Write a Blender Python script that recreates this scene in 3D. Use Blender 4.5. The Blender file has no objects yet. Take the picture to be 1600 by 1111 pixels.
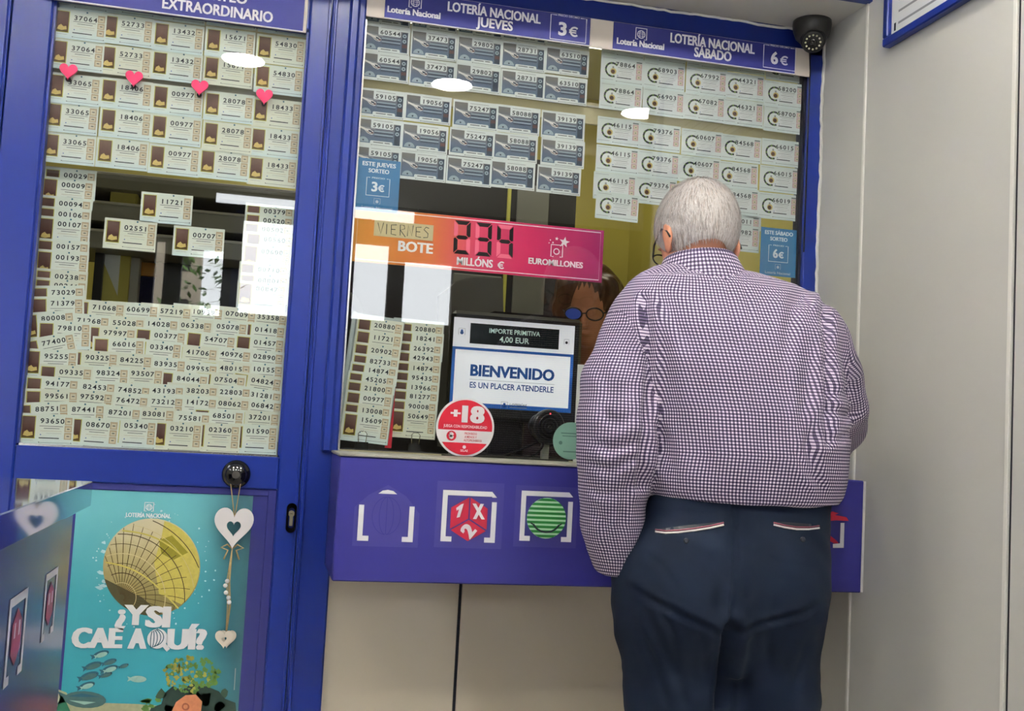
import bpy, math, random
import numpy as np
from mathutils import Vector, Matrix
from mathutils.bvhtree import BVHTree

SC = bpy.context.scene
COL = SC.collection
random.seed(7)
NR = np.random.default_rng(7)

# ---------------------------------------------------------------- camera
FPX = 1691.67
YAW, PITCH, ROLL = 0.224390, 0.0732391, 0.053613
CAM = Vector((0.0, -2.75, 1.15))
_cy, _sy, _cp, _sp = math.cos(YAW), math.sin(YAW), math.cos(PITCH), math.sin(PITCH)
FWD = Vector((_sy * _cp, _cy * _cp, _sp))
_r0 = Vector((_cy, -_sy, 0.0)); _u0 = _r0.cross(FWD)
RIGHT = _r0 * math.cos(ROLL) + _u0 * math.sin(ROLL)
UP = _u0 * math.cos(ROLL) - _r0 * math.sin(ROLL)
cam_data = bpy.data.cameras.new('camera')
cam_data.sensor_fit = 'HORIZONTAL'; cam_data.sensor_width = 36.0
cam_data.lens = FPX * 36.0 / 1600.0
cam_data.clip_start = 0.05
cam = bpy.data.objects.new('camera', cam_data); COL.objects.link(cam)
cam.matrix_world = Matrix(((RIGHT.x, UP.x, -FWD.x, CAM.x), (RIGHT.y, UP.y, -FWD.y, CAM.y), (RIGHT.z, UP.z, -FWD.z, CAM.z), (0, 0, 0, 1)))
SC.camera = cam

# ---------------------------------------------------------------- world, exposure
SC.view_settings.view_transform = 'Standard'
SC.view_settings.look = 'None'
SC.view_settings.gamma = 1.0
SC.view_settings.use_curve_mapping = False
SC.view_settings.exposure = 0.24
LAMP_POWER = 88.0          # the round ceiling downlights
BOOTH_POWER = 5.0          # fluorescent panel over the clerk
world = bpy.data.worlds.new('world'); SC.world = world
world.use_nodes = True
_bg = world.node_tree.nodes['Background']
_bg.inputs[0].default_value = (0.93, 0.96, 1.0, 1.0)
_bg.inputs[1].default_value = 8.5   # overcast daylight outside the entrance


# ---------------------------------------------------------------- helpers
def ray(px, py):
    return FWD + RIGHT * ((px - 800.0) / FPX) - UP * ((py - 555.5) / FPX)

def at(px, py, y=0.0):
    """the point of the plane at depth y on which a place of the photograph lies"""
    d = ray(px, py); return CAM + d * ((y - CAM.y) / d.y)

def atx(px, py, x):
    d = ray(px, py); return CAM + d * ((x - CAM.x) / d.x)

def atz(px, py, z):
    d = ray(px, py); return CAM + d * ((z - CAM.z) / d.z)

def lin(c):
    return tuple((v / 255 / 12.92) if v / 255 <= 0.04045 else ((v / 255 + 0.055) / 1.055) ** 2.4 for v in c)

M = {}
def mat(name, rgb, rough=0.5, spec=0.5, metal=0.0, var=0.06, scale=18.0, bump=0.0, emit=0.0, coat=0.0):
    m = bpy.data.materials.new(name); m.use_nodes = True
    nt = m.node_tree; b = nt.nodes['Principled BSDF']
    c = lin(rgb)
    tc = nt.nodes.new('ShaderNodeTexCoord')
    no = nt.nodes.new('ShaderNodeTexNoise'); no.inputs['Scale'].default_value = scale; no.inputs['Detail'].default_value = 4
    nt.links.new(tc.outputs['Object'], no.inputs['Vector'])
    mx = nt.nodes.new('ShaderNodeMix'); mx.data_type = 'RGBA'
    mx.inputs[6].default_value = (*[v * (1 - var) for v in c], 1)
    mx.inputs[7].default_value = (*[min(1, v * (1 + var)) for v in c], 1)
    nt.links.new(no.outputs['Fac'], mx.inputs[0])
    nt.links.new(mx.outputs[2], b.inputs['Base Color'])
    b.inputs['Roughness'].default_value = rough
    b.inputs['Specular IOR Level'].default_value = spec
    b.inputs['Metallic'].default_value = metal
    if coat: b.inputs['Coat Weight'].default_value = coat; b.inputs['Coat Roughness'].default_value = 0.05
    if emit:
        b.inputs['Emission Color'].default_value = (*c, 1); b.inputs['Emission Strength'].default_value = emit
    if bump:
        bp = nt.nodes.new('ShaderNodeBump'); bp.inputs['Strength'].default_value = bump; bp.inputs['Distance'].default_value = 0.002
        nt.links.new(no.outputs['Fac'], bp.inputs['Height']); nt.links.new(bp.outputs[0], b.inputs['Normal'])
    M[name] = m
    return m

def ramp_mat(name, stops, axis, lo, hi, rough=0.5, spec=0.4, noise=0.0, nscale=6.0):
    """a printed colour gradient along one object axis"""
    m = bpy.data.materials.new(name); m.use_nodes = True
    nt = m.node_tree; b = nt.nodes['Principled BSDF']
    tc = nt.nodes.new('ShaderNodeTexCoord'); sp = nt.nodes.new('ShaderNodeSeparateXYZ')
    nt.links.new(tc.outputs['Object'], sp.inputs[0])
    mr = nt.nodes.new('ShaderNodeMapRange'); mr.inputs[1].default_value = lo; mr.inputs[2].default_value = hi
    src = sp.outputs[axis]
    if noise:
        no = nt.nodes.new('ShaderNodeTexNoise'); no.inputs['Scale'].default_value = nscale; no.inputs['Detail'].default_value = 5
        nt.links.new(tc.outputs['Object'], no.inputs['Vector'])
        ma = nt.nodes.new('ShaderNodeMath'); ma.operation = 'MULTIPLY_ADD'
        ma.inputs[1].default_value = noise * (hi - lo)
        nt.links.new(no.outputs['Fac'], ma.inputs[0]); nt.links.new(sp.outputs[axis], ma.inputs[2]); src = ma.outputs[0]
    nt.links.new(src, mr.inputs[0])
    cr = nt.nodes.new('ShaderNodeValToRGB')
    while len(cr.color_ramp.elements) < len(stops): cr.color_ramp.elements.new(0.5)
    for e, (p, c) in zip(cr.color_ramp.elements, stops): e.position = p; e.color = (*lin(c), 1)
    nt.links.new(mr.outputs[0], cr.inputs[0]); nt.links.new(cr.outputs[0], b.inputs['Base Color'])
    b.inputs['Roughness'].default_value = rough; b.inputs['Specular IOR Level'].default_value = spec
    M[name] = m
    return m

def glass_mat(name, tint=(0.985, 0.998, 0.992), ior=1.58):
    m = bpy.data.materials.new(name); m.use_nodes = True
    nt = m.node_tree; nt.nodes.remove(nt.nodes['Principled BSDF'])
    out = nt.nodes['Material Output']
    tr = nt.nodes.new('ShaderNodeBsdfTransparent'); tr.inputs[0].default_value = (*tint, 1)
    gl = nt.nodes.new('ShaderNodeBsdfGlossy'); gl.inputs['Roughness'].default_value = 0.012
    lw = nt.nodes.new('ShaderNodeLayerWeight'); lw.inputs[0].default_value = .5      # Schlick reflectance, the same on both faces of the thin pane
    pw = nt.nodes.new('ShaderNodeMath'); pw.operation = 'POWER'; pw.inputs[1].default_value = 5.0; nt.links.new(lw.outputs['Facing'], pw.inputs[0])
    r0 = ((ior - 1) / (ior + 1)) ** 2
    fr = nt.nodes.new('ShaderNodeMath'); fr.operation = 'MULTIPLY_ADD'; fr.inputs[1].default_value = 1 - r0; fr.inputs[2].default_value = r0; nt.links.new(pw.outputs[0], fr.inputs[0])
    mx = nt.nodes.new('ShaderNodeMixShader')
    nt.links.new(fr.outputs[0], mx.inputs[0]); nt.links.new(tr.outputs[0], mx.inputs[1]); nt.links.new(gl.outputs[0], mx.inputs[2])
    nt.links.new(mx.outputs[0], out.inputs[0])
    M[name] = m
    return m

_glyph = {}
def glyphs(s, bold):
    """outline of a string as flat triangles at size 1 (x right, z up): verts, faces, (x0,x1), cap height"""
    key = (s, bold)
    if key in _glyph: return _glyph[key]
    c = bpy.data.curves.new('tmp', 'FONT'); c.body = s; c.size = 1.0; c.resolution_u = 3; c.offset = bold
    o = bpy.data.objects.new('tmp', c); COL.objects.link(o)
    me = bpy.data.meshes.new_from_object(o)
    v = [(p.co.x, p.co.y) for p in me.vertices]; f = [tuple(p.vertices) for p in me.polygons]
    bpy.data.objects.remove(o); bpy.data.meshes.remove(me); bpy.data.curves.remove(c)
    _glyph[key] = (v, f)
    return v, f

class MB:
    """collects geometry and links it as ONE mesh object"""
    def __init__(s): s.v = []; s.f = []; s.m = []; s.mats = []
    def mi(s, m):
        m = M[m] if isinstance(m, str) else m
        if m not in s.mats: s.mats.append(m)
        return s.mats.index(m)
    def add(s, vs, fs, m):
        b = len(s.v); i = s.mi(m)
        s.v += [tuple(p) for p in vs]; s.f += [tuple(b + k for k in f) for f in fs]; s.m += [i] * len(fs)
        return b
    def move(s, b, mtx):
        for i in range(b, len(s.v)): s.v[i] = tuple(mtx @ Vector(s.v[i]))
    def box(s, x0, x1, y0, y1, z0, z1, m, bev=0.0):
        if bev:
            b = bev; xs = (x0, x0 + b, x1 - b, x1); out = []
            # chamfered box: eight corner triples
            vs = []; idx = {}
            for ix in (0, 1):
                for iy in (0, 1):
                    for iz in (0, 1):
                        X = (x0, x1)[ix]; Y = (y0, y1)[iy]; Z = (z0, z1)[iz]
                        dx = b if ix == 0 else -b; dy = b if iy == 0 else -b; dz = b if iz == 0 else -b
                        idx[(ix, iy, iz)] = len(vs)
                        vs += [(X, Y + dy, Z + dz), (X + dx, Y, Z + dz), (X + dx, Y + dy, Z)]
            g = lambda a, k: idx[a] + k
            fs = []
            for i in (0, 1):
                fs.append([g((i, 0, 0), 0), g((i, 1, 0), 0), g((i, 1, 1), 0), g((i, 0, 1), 0)])
                fs.append([g((0, i, 0), 1), g((1, i, 0), 1), g((1, i, 1), 1), g((0, i, 1), 1)])
                fs.append([g((0, 0, i), 2), g((1, 0, i), 2), g((1, 1, i), 2), g((0, 1, i), 2)])
            for i in (0, 1):
                for j in (0, 1):
                    fs.append([g((i, j, 0), 0), g((i, j, 1), 0), g((i, j, 1), 1), g((i, j, 0), 1)])
                    fs.append([g((i, 0, j), 0), g((i, 1, j), 0), g((i, 1, j), 2), g((i, 0, j), 2)])
                    fs.append([g((0, i, j), 1), g((1, i, j), 1), g((1, i, j), 2), g((0, i, j), 2)])
            for a in idx: fs.append([g(a, 0), g(a, 1), g(a, 2)])
            return s.add(vs, fs, m)
        vs = [(x, y, z) for x in (x0, x1) for y in (y0, y1) for z in (z0, z1)]
        return s.add(vs, [(0, 1, 3, 2), (4, 6, 7, 5), (0, 4, 5, 1), (2, 3, 7, 6), (0, 2, 6, 4), (1, 5, 7, 3)], m)
    def quad(s, x0, x1, z0, z1, y, m):
        return s.add([(x0, y, z0), (x1, y, z0), (x1, y, z1), (x0, y, z1)], [(0, 1, 2, 3)], m)
    def poly(s, pts, y, m):
        return s.add([(p[0], y, p[1]) for p in pts], [tuple(range(len(pts)))], m)
    def disc(s, cx, cz, y, r, m, n=40, rz=None):
        rz = rz or r
        return s.poly([(cx + r * math.cos(2 * math.pi * k / n), cz + rz * math.sin(2 * math.pi * k / n)) for k in range(n)], y, m)
    def prism(s, pts, y0, y1, m):
        n = len(pts)
        vs = [(p[0], y0, p[1]) for p in pts] + [(p[0], y1, p[1]) for p in pts]
        fs = [tuple(range(n)), tuple(range(2 * n - 1, n - 1, -1))] + [(k, (k + 1) % n, n + (k + 1) % n, n + k) for k in range(n)]
        return s.add(vs, fs, m)
    def ring_prism(s, outer, inner, y0, y1, m):
        n = len(outer)
        vs = [(p[0], y0, p[1]) for p in outer] + [(p[0], y0, p[1]) for p in inner] + [(p[0], y1, p[1]) for p in outer] + [(p[0], y1, p[1]) for p in inner]
        fs = []
        for k in range(n):
            j = (k + 1) % n
            fs += [(k, j, n + j, n + k), (2 * n + k, 3 * n + k, 3 * n + j, 2 * n + j), (k, 2 * n + k, 2 * n + j, j), (n + k, n + j, 3 * n + j, 3 * n + k)]
        return s.add(vs, fs, m)
    def strip(s, pts, w, y, m, close=False):
        """a flat ribbon of width w along 2-D points"""
        n = len(pts); L = []; R = []
        for k in range(n):
            a = pts[(k - 1) % n] if (close or k > 0) else pts[k]; b = pts[(k + 1) % n] if (close or k < n - 1) else pts[k]
            dx, dz = b[0] - a[0], b[1] - a[1]; l = math.hypot(dx, dz) or 1e-9
            nx, nz = -dz / l * w / 2, dx / l * w / 2
            L.append((pts[k][0] + nx, y, pts[k][1] + nz)); R.append((pts[k][0] - nx, y, pts[k][1] - nz))
        fs = [(k, (k + 1) % n, n + (k + 1) % n, n + k) for k in range(n if close else n - 1)]
        return s.add(L + R, fs, m)
    def tube(s, pts, r, m, n=8, cap=True):
        pts = [Vector(p) for p in pts]; rs = r if isinstance(r, (list, tuple)) else [r] * len(pts)
        vs = []; ref = None
        for k, p in enumerate(pts):
            t = (pts[min(k + 1, len(pts) - 1)] - pts[max(k - 1, 0)]).normalized()
            if ref is None: ref = t.cross(Vector((0.31, 0.17, 0.93)) if abs(t.z) < .9 else Vector((1, .1, 0))).normalized()
            ref = (ref - t * ref.dot(t)).normalized(); q = t.cross(ref)
            for i in range(n):
                a = 2 * math.pi * i / n
                vs.append(p + ref * (rs[k] * math.cos(a)) + q * (rs[k] * math.sin(a)))
        fs = [(k * n + i, k * n + (i + 1) % n, (k + 1) * n + (i + 1) % n, (k + 1) * n + i) for k in range(len(pts) - 1) for i in range(n)]
        if cap: fs += [tuple(range(n - 1, -1, -1)), tuple(range((len(pts) - 1) * n, len(pts) * n))]
        return s.add(vs, fs, m)
    def lathe(s, prof, origin, axis, m, n=32, cap=True):
        """profile [(radius, height)] turned round an axis"""
        ax = Vector(axis).normalized(); o = Vector(origin)
        u = ax.cross(Vector((0, 0, 1)) if abs(ax.z) < .9 else Vector((1, 0, 0))).normalized(); w = ax.cross(u)
        vs = []
        for (r, h) in prof:
            for i in range(n):
                a = 2 * math.pi * i / n
                vs.append(o + ax * h + u * (r * math.cos(a)) + w * (r * math.sin(a)))
        fs = [(k * n + i, k * n + (i + 1) % n, (k + 1) * n + (i + 1) % n, (k + 1) * n + i) for k in range(len(prof) - 1) for i in range(n)]
        if cap and prof[0][0] > 1e-6: fs.append(tuple(range(n - 1, -1, -1)))
        if cap and prof[-1][0] > 1e-6: fs.append(tuple(range((len(prof) - 1) * n, len(prof) * n)))
        return s.add(vs, fs, m)
    def ell(s, c, r, m, nu=24, nv=14):
        vs = []
        for j in range(nv + 1):
            ph = math.pi * j / nv
            for i in range(nu):
                th = 2 * math.pi * i / nu
                vs.append((c[0] + r[0] * math.sin(ph) * math.cos(th), c[1] + r[1] * math.sin(ph) * math.sin(th), c[2] + r[2] * math.cos(ph)))
        fs = [(j * nu + i, j * nu + (i + 1) % nu, (j + 1) * nu + (i + 1) % nu, (j + 1) * nu + i) for j in range(nv) for i in range(nu)]
        return s.add(vs, fs, m)
    def text(s, body, cx, cz, y, w, h, m, bold=0.018, dup=0.0, slant=0.0):
        """lettering centred on (cx, cz), w wide and with capitals h high"""
        v, f = glyphs(body, bold)
        xs = [p[0] for p in v]; x0, x1 = min(xs), max(xs)
        cap = 0.675
        sx = w / (x1 - x0) if w else h / cap
        sz = h / cap
        for i, d in enumerate((0.0,) if not dup else (-dup, 0.0, dup)):
            s.add([(cx + (p[0] - (x0 + x1) / 2) * sx + d + slant * p[1] * sz, y - i * 0.00006, cz - h / 2 + p[1] * sz) for p in v], f, m)
    def euro(s, cx, cz, y, h, m, t=0.16):
        r = h / 2
        arc = [(cx + r * 0.9 * math.cos(a) , cz + r * .92 * math.sin(a)) for a in [math.radians(48 + 264 * k / 18) for k in range(19)]]
        s.strip(arc, h * t, y, m)
        for dz in (-.11, .11):
            s.quad(cx - r * 1.25, cx + r * .35, cz + dz * h - h * t * .35, cz + dz * h + h * t * .35, y, m)
    def build(s, name, parent=None, smooth=False, loc=None, kind=None, local=False):
        me = bpy.data.meshes.new(name)
        off = Vector(loc) if loc is not None else Vector((0, 0, 0))
        if parent is not None and not local:
            p = parent
            while p is not None: off = off + p.location; p = p.parent
        me.from_pydata([tuple(Vector(v) - off) for v in s.v], [], s.f)
        for m in s.mats: me.materials.append(m)
        me.polygons.foreach_set('material_index', s.m)
        if smooth: me.polygons.foreach_set('use_smooth', [True] * len(me.polygons))
        me.update()
        o = bpy.data.objects.new(name, me); COL.objects.link(o)
        if loc is not None: o.location = loc
        if parent is not None: o.parent = parent
        if kind: o['kind'] = kind
        return o

def empty(name, loc):
    o = bpy.data.objects.new(name, None); COL.objects.link(o); o.location = loc; o.empty_display_size = .05
    return o

def tag(o, label, cat, group=None):
    o['label'] = label; o['category'] = cat
    if group: o['group'] = group
    return o

def heart(cx, cz, w, h, n=40):
    pts = []
    for k in range(n):
        t = 2 * math.pi * k / n
        x = 16 * math.sin(t) ** 3; z = 13 * math.cos(t) - 5 * math.cos(2 * t) - 2 * math.cos(3 * t) - math.cos(4 * t)
        pts.append((cx + x / 32 * w, cz + (z + 2.5) / 29 * h))
    return pts

# ---------------------------------------------------------------- materials
mat('blue_frame', (17, 36, 112), 0.30, 0.32, var=0.05, scale=5, bump=0.03)
mat('blue_lower', (44, 46, 110), 0.25, 0.5, var=0.05, scale=5)
mat('blue_box', (44, 42, 118), 0.42, 0.3, var=0.05, scale=6)
mat('blue_box_side', (52, 48, 122), 0.45, 0.4)
mat('blue_print', (40, 43, 118), 0.5, 0.25, var=0.03)
mat('blue_gloss', (38, 56, 140), 0.04, 0.7, var=0.03, coat=1.0)
mat('table_panel', (66, 70, 118), 0.16, 0.5, var=0.15, scale=4)
mat('wall_white', (204, 203, 198), 0.42, 0.4, var=0.025, scale=3)
mat('panel_cream', (222, 211, 190), 0.4, 0.4, var=0.03, scale=2.5)
mat('soffit_white', (206, 203, 196), 0.6, 0.3, var=0.03)
mat('trim_white', (232, 230, 224), 0.4, 0.4, var=0.02)
mat('trim_grey', (120, 118, 112), 0.4, 0.5)
mat('gap_dark', (24, 26, 40), 0.6, 0.3)
mat('rail_cream', (214, 204, 194), 0.4, 0.4, var=0.04)
mat('white_ink', (238, 238, 240), 0.45, 0.4, var=0.01)
mat('cream_sign_text', (232, 230, 232), 0.45, 0.4, var=0.01)
mat('black_plastic', (20, 20, 22), 0.3, 0.5, var=0.1)
mat('black_gloss', (10, 10, 12), 0.08, 0.6, var=0.1)
mat('black_matte', (16, 15, 18), 0.6, 0.3, var=0.2)
mat('charcoal_dome', (44, 42, 40), 0.38, 0.5, var=0.1)
mat('steel', (190, 188, 182), 0.25, 0.5, metal=1.0)
mat('brass', (200, 190, 150), 0.3, 0.5, metal=1.0)
mat('led_white', (205, 200, 170), 0.3, 0.5)
mat('floor_tile', (214, 205, 190), 0.35, 0.4, var=0.08, scale=4)
mat('ceiling_white', (228, 228, 222), 0.8, 0.2, var=0.02)
mat('wall_dark', (46, 42, 38), 0.7, 0.3, var=0.2)
mat('yellow_wall', (206, 194, 104), 0.6, 0.3, var=0.05, scale=3)
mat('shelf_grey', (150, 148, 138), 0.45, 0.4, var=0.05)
mat('shelf_lip', (188, 186, 178), 0.45, 0.4)
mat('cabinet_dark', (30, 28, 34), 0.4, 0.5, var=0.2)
mat('screen_grey', (112, 112, 110), 0.45, 0.4, var=0.1, scale=8)
mat('desk_beige', (196, 188, 150), 0.45, 0.4, var=0.05)
mat('navy_cloth', (24, 26, 66), 0.8, 0.2, var=0.2)
mat('orange_thing', (196, 132, 30), 0.5, 0.4, var=0.15)
mat('paper_white', (226, 228, 226), 0.55, 0.3, var=0.03)
mat('grey_ink', (150, 152, 152), 0.6, 0.3)
mat('dark_ink', (28, 34, 46), 0.6, 0.3, var=0.1)
mat('mid_ink', (92, 98, 100), 0.6, 0.3, var=0.2, scale=300)
mat('blue_ink', (40, 84, 168), 0.6, 0.3)
mat('teal_ink', (60, 110, 130), 0.6, 0.3)
mat('pink_heart', (214, 40, 96), 0.4, 0.4, var=0.05)
mat('red_sign', (190, 28, 52), 0.35, 0.4, var=0.05)
mat('pink_ink', (226, 150, 160), 0.5, 0.4)
mat('sticker_blue', (48, 112, 162), 0.4, 0.4, var=0.12, scale=22)
mat('sticker_green', (112, 150, 138), 0.4, 0.4, var=0.08)
mat('green_dark_ink', (70, 104, 98), 0.5, 0.4)
mat('screen_black', (26, 34, 38), 0.15, 0.5, var=0.1)
mat('screen_white', (236, 238, 246), 0.2, 0.5, var=0.01, emit=0.28)
mat('screen_blue', (38, 92, 170), 0.2, 0.5, var=0.02, emit=0.15)
mat('screen_navy', (30, 74, 140), 0.2, 0.5, var=0.02, emit=0.1)
mat('screen_text', (190, 214, 208), 0.3, 0.5, emit=0.25)
mat('led_red', (255, 50, 60), 0.3, 0.5, emit=2.0)
mat('acrylic_grey', (168, 178, 178), 0.2, 0.5, var=0.05)
mat('wood_white', (226, 222, 222), 0.5, 0.3, var=0.04, scale=30)
mat('wood_cream', (222, 212, 196), 0.5, 0.3, var=0.06, scale=30)
mat('jute', (178, 152, 108), 0.8, 0.2, var=0.2, scale=200)
mat('clear_tape', (206, 220, 224), 0.15, 0.5)
mat('lamp_glow', (253, 250, 244), 0.5, 0.2, emit=LAMP_POWER)
mat('booth_glow', (255, 250, 225), 0.5, 0.2, emit=BOOTH_POWER)
mat('leaf', (92, 128, 48), 0.5, 0.3, var=0.4, scale=9)
mat('street_grey', (150, 146, 140), 0.8, 0.2, var=0.1)
mat('facade_stone', (178, 166, 146), 0.8, 0.2, var=0.25, scale=3)
glass_mat('glass')

# ---------------------------------------------------------------- room shell
XW = 1.484          # side wall
XL = -2.6
XR = 3.0
YB = -5.0           # street front behind the photographer
ZC = 2.75
ZS = 2.335          # soffit over the ticket window
def structure(name, b, **k):
    o = b.build(name, **k); o['kind'] = 'structure'; return o

b = MB(); b.box(XL, XR + .1, YB - .1, 1.75, -.1, 0, 'floor_tile'); structure('floor', b)
b = MB(); b.box(XL, XR + .1, YB - .1, -.26, ZC, ZC + .1, 'ceiling_white'); structure('ceiling', b)
b = MB(); b.box(XW, XW + .1, -.240, 0.02, 0, ZC, 'wall_white'); b.box(XW, XW + .1, -.826, -.244, 0, ZC, 'wall_white')
b.box(XW, XW + .1, -1.45, -.838, 0, ZC, 'wall_white'); b.box(XW + .006, XW + .1, -.84, -.2, 0, ZC, 'gap_dark'); structure('wall_right', b)
b = MB(); b.box(XW - .005, XW + .002, -.247, -.239, 0, ZC, 'trim_white', .001); structure('trim_1', b)
b = MB(); b.box(XW - .004, XW + .003, -.829, -.818, 0, ZC, 'trim_white', .001); structure('trim_2', b)
b = MB(); b.box(XL - .1, XL, YB, 0, 0, ZC, 'wall_white'); structure('wall_left', b)
b = MB(); b.box(-1.2, XW, -.24, 0.0, ZS, ZS + .06, 'soffit_white'); structure('soffit_panel', b)
b = MB(); b.box(XL, XW, -.262, -.24, ZS - .004, ZC, 'blue_frame'); structure('fascia_panel', b)
# ragged line of white filler where frame and soffit meet the wall
b = MB()
_w = random.Random(4)
pts = [(XW - .004 + .0018 * math.sin(z * 17) + _w.uniform(-.0018, .0018), -.0215, z) for z in np.linspace(1.08, ZS, 70)]
b.tube(pts, .0042, 'trim_white', 5)
pts = [(x, -.0215, ZS - .005 + .0016 * math.sin(x * 23) + _w.uniform(-.0016, .0016)) for x in np.linspace(.2, XW - .004, 70)]
b.tube(pts, .004, 'trim_white', 5)
structure('trim_3', b)

# facade left of the door and above it
b = MB(); b.box(XL, -.73, -.012, .05, 0, ZC, 'wall_white'); structure('wall_front', b)
b = MB(); b.box(-.73, XW, .0, .06, 2.36, ZC, 'wall_white'); structure('wall_over_window', b)

# cream panels under the counter
gx = at(716, 980).x
b = MB(); b.box(.176, gx - .004, -.004, .04, 0, .81, 'panel_cream', .002); structure('wall_panel_under_counter', b)
b = MB(); b.box(gx + .004, XW, -.004, .04, 0, .81, 'panel_cream', .002); structure('wall_panel_under_counter', b)
b = MB(); b.box(gx - .006, gx + .006, .0, .03, 0, .81, 'gap_dark'); structure('trim_4', b)

# clerk's booth behind the glass
b = MB(); b.box(-1.1, XW, 1.62, 1.72, 0, 2.6, 'yellow_wall'); structure('wall_booth_back', b)
b = MB(); b.box(-1.2, -1.1, .06, 1.72, 0, 2.6, 'yellow_wall'); structure('wall_booth_left', b)
b = MB(); b.box(XW, XW + .1, .06, 1.72, 0, 2.6, 'yellow_wall'); structure('wall_booth_right', b)
b = MB(); b.box(-1.2, XW + .1, .06, 1.72, 2.6, 2.68, 'ceiling_white'); structure('ceiling_booth', b)

# ---------------------------------------------------------------- door
d = empty('door_1', (-.3, 0, 0)); d['kind'] = 'structure'
gl, gr, gb, gt = -.553, .052, 1.065, 2.14
def part(name, fn, parent, smooth=False):
    q = MB(); fn(q); return q.build(name, parent, smooth)
part('stile', lambda q: (q.box(-.645, gl, -.018, .03, 0, 2.30, 'blue_frame', .004), q.box(gl - .004, gl + .006, -.010, .02, gb, gt, 'blue_frame')), d)
part('stile', lambda q: (q.box(gr, .104, -.018, .03, 0, 2.30, 'blue_frame', .004), q.box(gr - .005, gr + .004, -.010, .02, gb, gt, 'blue_frame')), d)
part('rail', lambda q: q.box(gl, gr, -.018, .03, gt + .005, 2.30, 'blue_frame', .003), d)
part('rail', lambda q: (q.box(gl, gr, -.018, .03, .985, gb, 'blue_frame', .003), q.box(gl, gr, -.010, .02, gb - .004, gb + .005, 'steel')), d)
part('panel', lambda q: q.box(gl, gr, -.008, .02, .05, .985, 'blue_lower', .002), d)
part('panel_bead', lambda q: (q.box(.03, gr, -.014, .0, .05, .985, 'blue_lower', .002), q.box(gl, gr, -.013, .0, .968, .985, 'blue_lower', .002)), d)
part('rail', lambda q: q.box(gl, gr, -.018, .03, 0, .05, 'blue_frame', .003), d)
part('pane', lambda q: q.box(gl - .002, gr + .002, -.003, .003, gb - .002, gt + .008, 'glass'), d)
c = at(369, 741, -.03)
k = part('knob', lambda q: (q.lathe([(.034, 0), (.034, .006), (.031, .012), (.021, .014), (.021, .022), (.024, .026), (.0245, .040), (.022, .046), (.0, .047)], (c.x, -.0181, c.z), (0, -1, 0), 'black_gloss', 40)), d, True)
part('keyhole_cap', lambda q: q.lathe([(.009, 0), (.009, .003), (.0, .0032)], (c.x, -.0655, c.z), (0, -1, 0), 'charcoal_dome', 24), k)
c = at(455, 809, -.02)
def capsule(cx, cz, w, h, n=12):
    r = w / 2; o = []
    for k in range(n + 1):
        a = math.pi * k / n; o.append((cx + r * math.cos(a), cz + (h / 2 - r) + r * math.sin(a)))
    for k in range(n + 1):
        a = math.pi + math.pi * k / n; o.append((cx + r * math.cos(a), cz - (h / 2 - r) + r * math.sin(a)))
    return o
lk = part('lock_plate', lambda q: q.ring_prism(capsule(c.x, c.z, .024, .072), capsule(c.x, c.z, .014, .050), -.028, -.0182, 'black_gloss'), d)
part('lock_cylinder', lambda q: (q.lathe([(.0075, 0), (.0075, .006), (0, .0062)], (c.x, -.0183, c.z + .010), (0, -1, 0), 'brass', 20), q.box(c.x - .0042, c.x + .0042, -.0235, -.0182, c.z - .02, c.z + .010, 'brass', .001),
     q.box(c.x - .003, c.x + .003, -.0252, -.0244, c.z + .0095, c.z + .0105, 'black_matte')), lk)
part('hinge_leaf', lambda q: q.box(gr + .0455, gr + .0525, -.0215, -.0175, .2, 2.25, 'blue_frame', .001), d)

# jamb left of the door, post between door and window
b = MB(); b.box(-.73, -.648, -.030, .05, 0, 2.36, 'blue_frame', .004); b.box(-.6555, -.6445, -.024, -.0185, 0, 2.30, 'blue_frame', .002); structure('trim_5', b)
b = MB(); b.box(.106, .192, -.026, .05, 0, 2.36, 'blue_frame', .004); b.box(.112, .120, -.034, -.02, 0, 2.34, 'blue_frame', .002); b.box(.150, .176, -.040, -.02, 1.083, 2.34, 'blue_frame', .006)
structure('trim_6', b)

# ---------------------------------------------------------------- ticket window
w = empty('window_1', (.8, 0, 1.08)); w['kind'] = 'structure'
part('frame', lambda q: (q.box(.190, .197, -.012, .03, 1.08, 2.21, 'steel'),), w)
part('frame', lambda q: (q.box(1.437, XW, -.020, .05, 1.08, 2.34, 'blue_frame', .004), q.box(1.430, 1.440, -.008, .03, 1.08, 2.22, 'gap_dark')), w)
part('frame', lambda q: q.box(.19, XW, -.020, .05, 2.26, 2.36, 'blue_frame', .004), w)
part('sill', lambda q: q.box(.18, XW, -.004, .42, 1.035, 1.083, 'desk_beige', .003), w)
part('pane', lambda q: q.box(.192, 1.438, -.003, .003, 1.083, 2.29, 'glass'), w)

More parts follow.
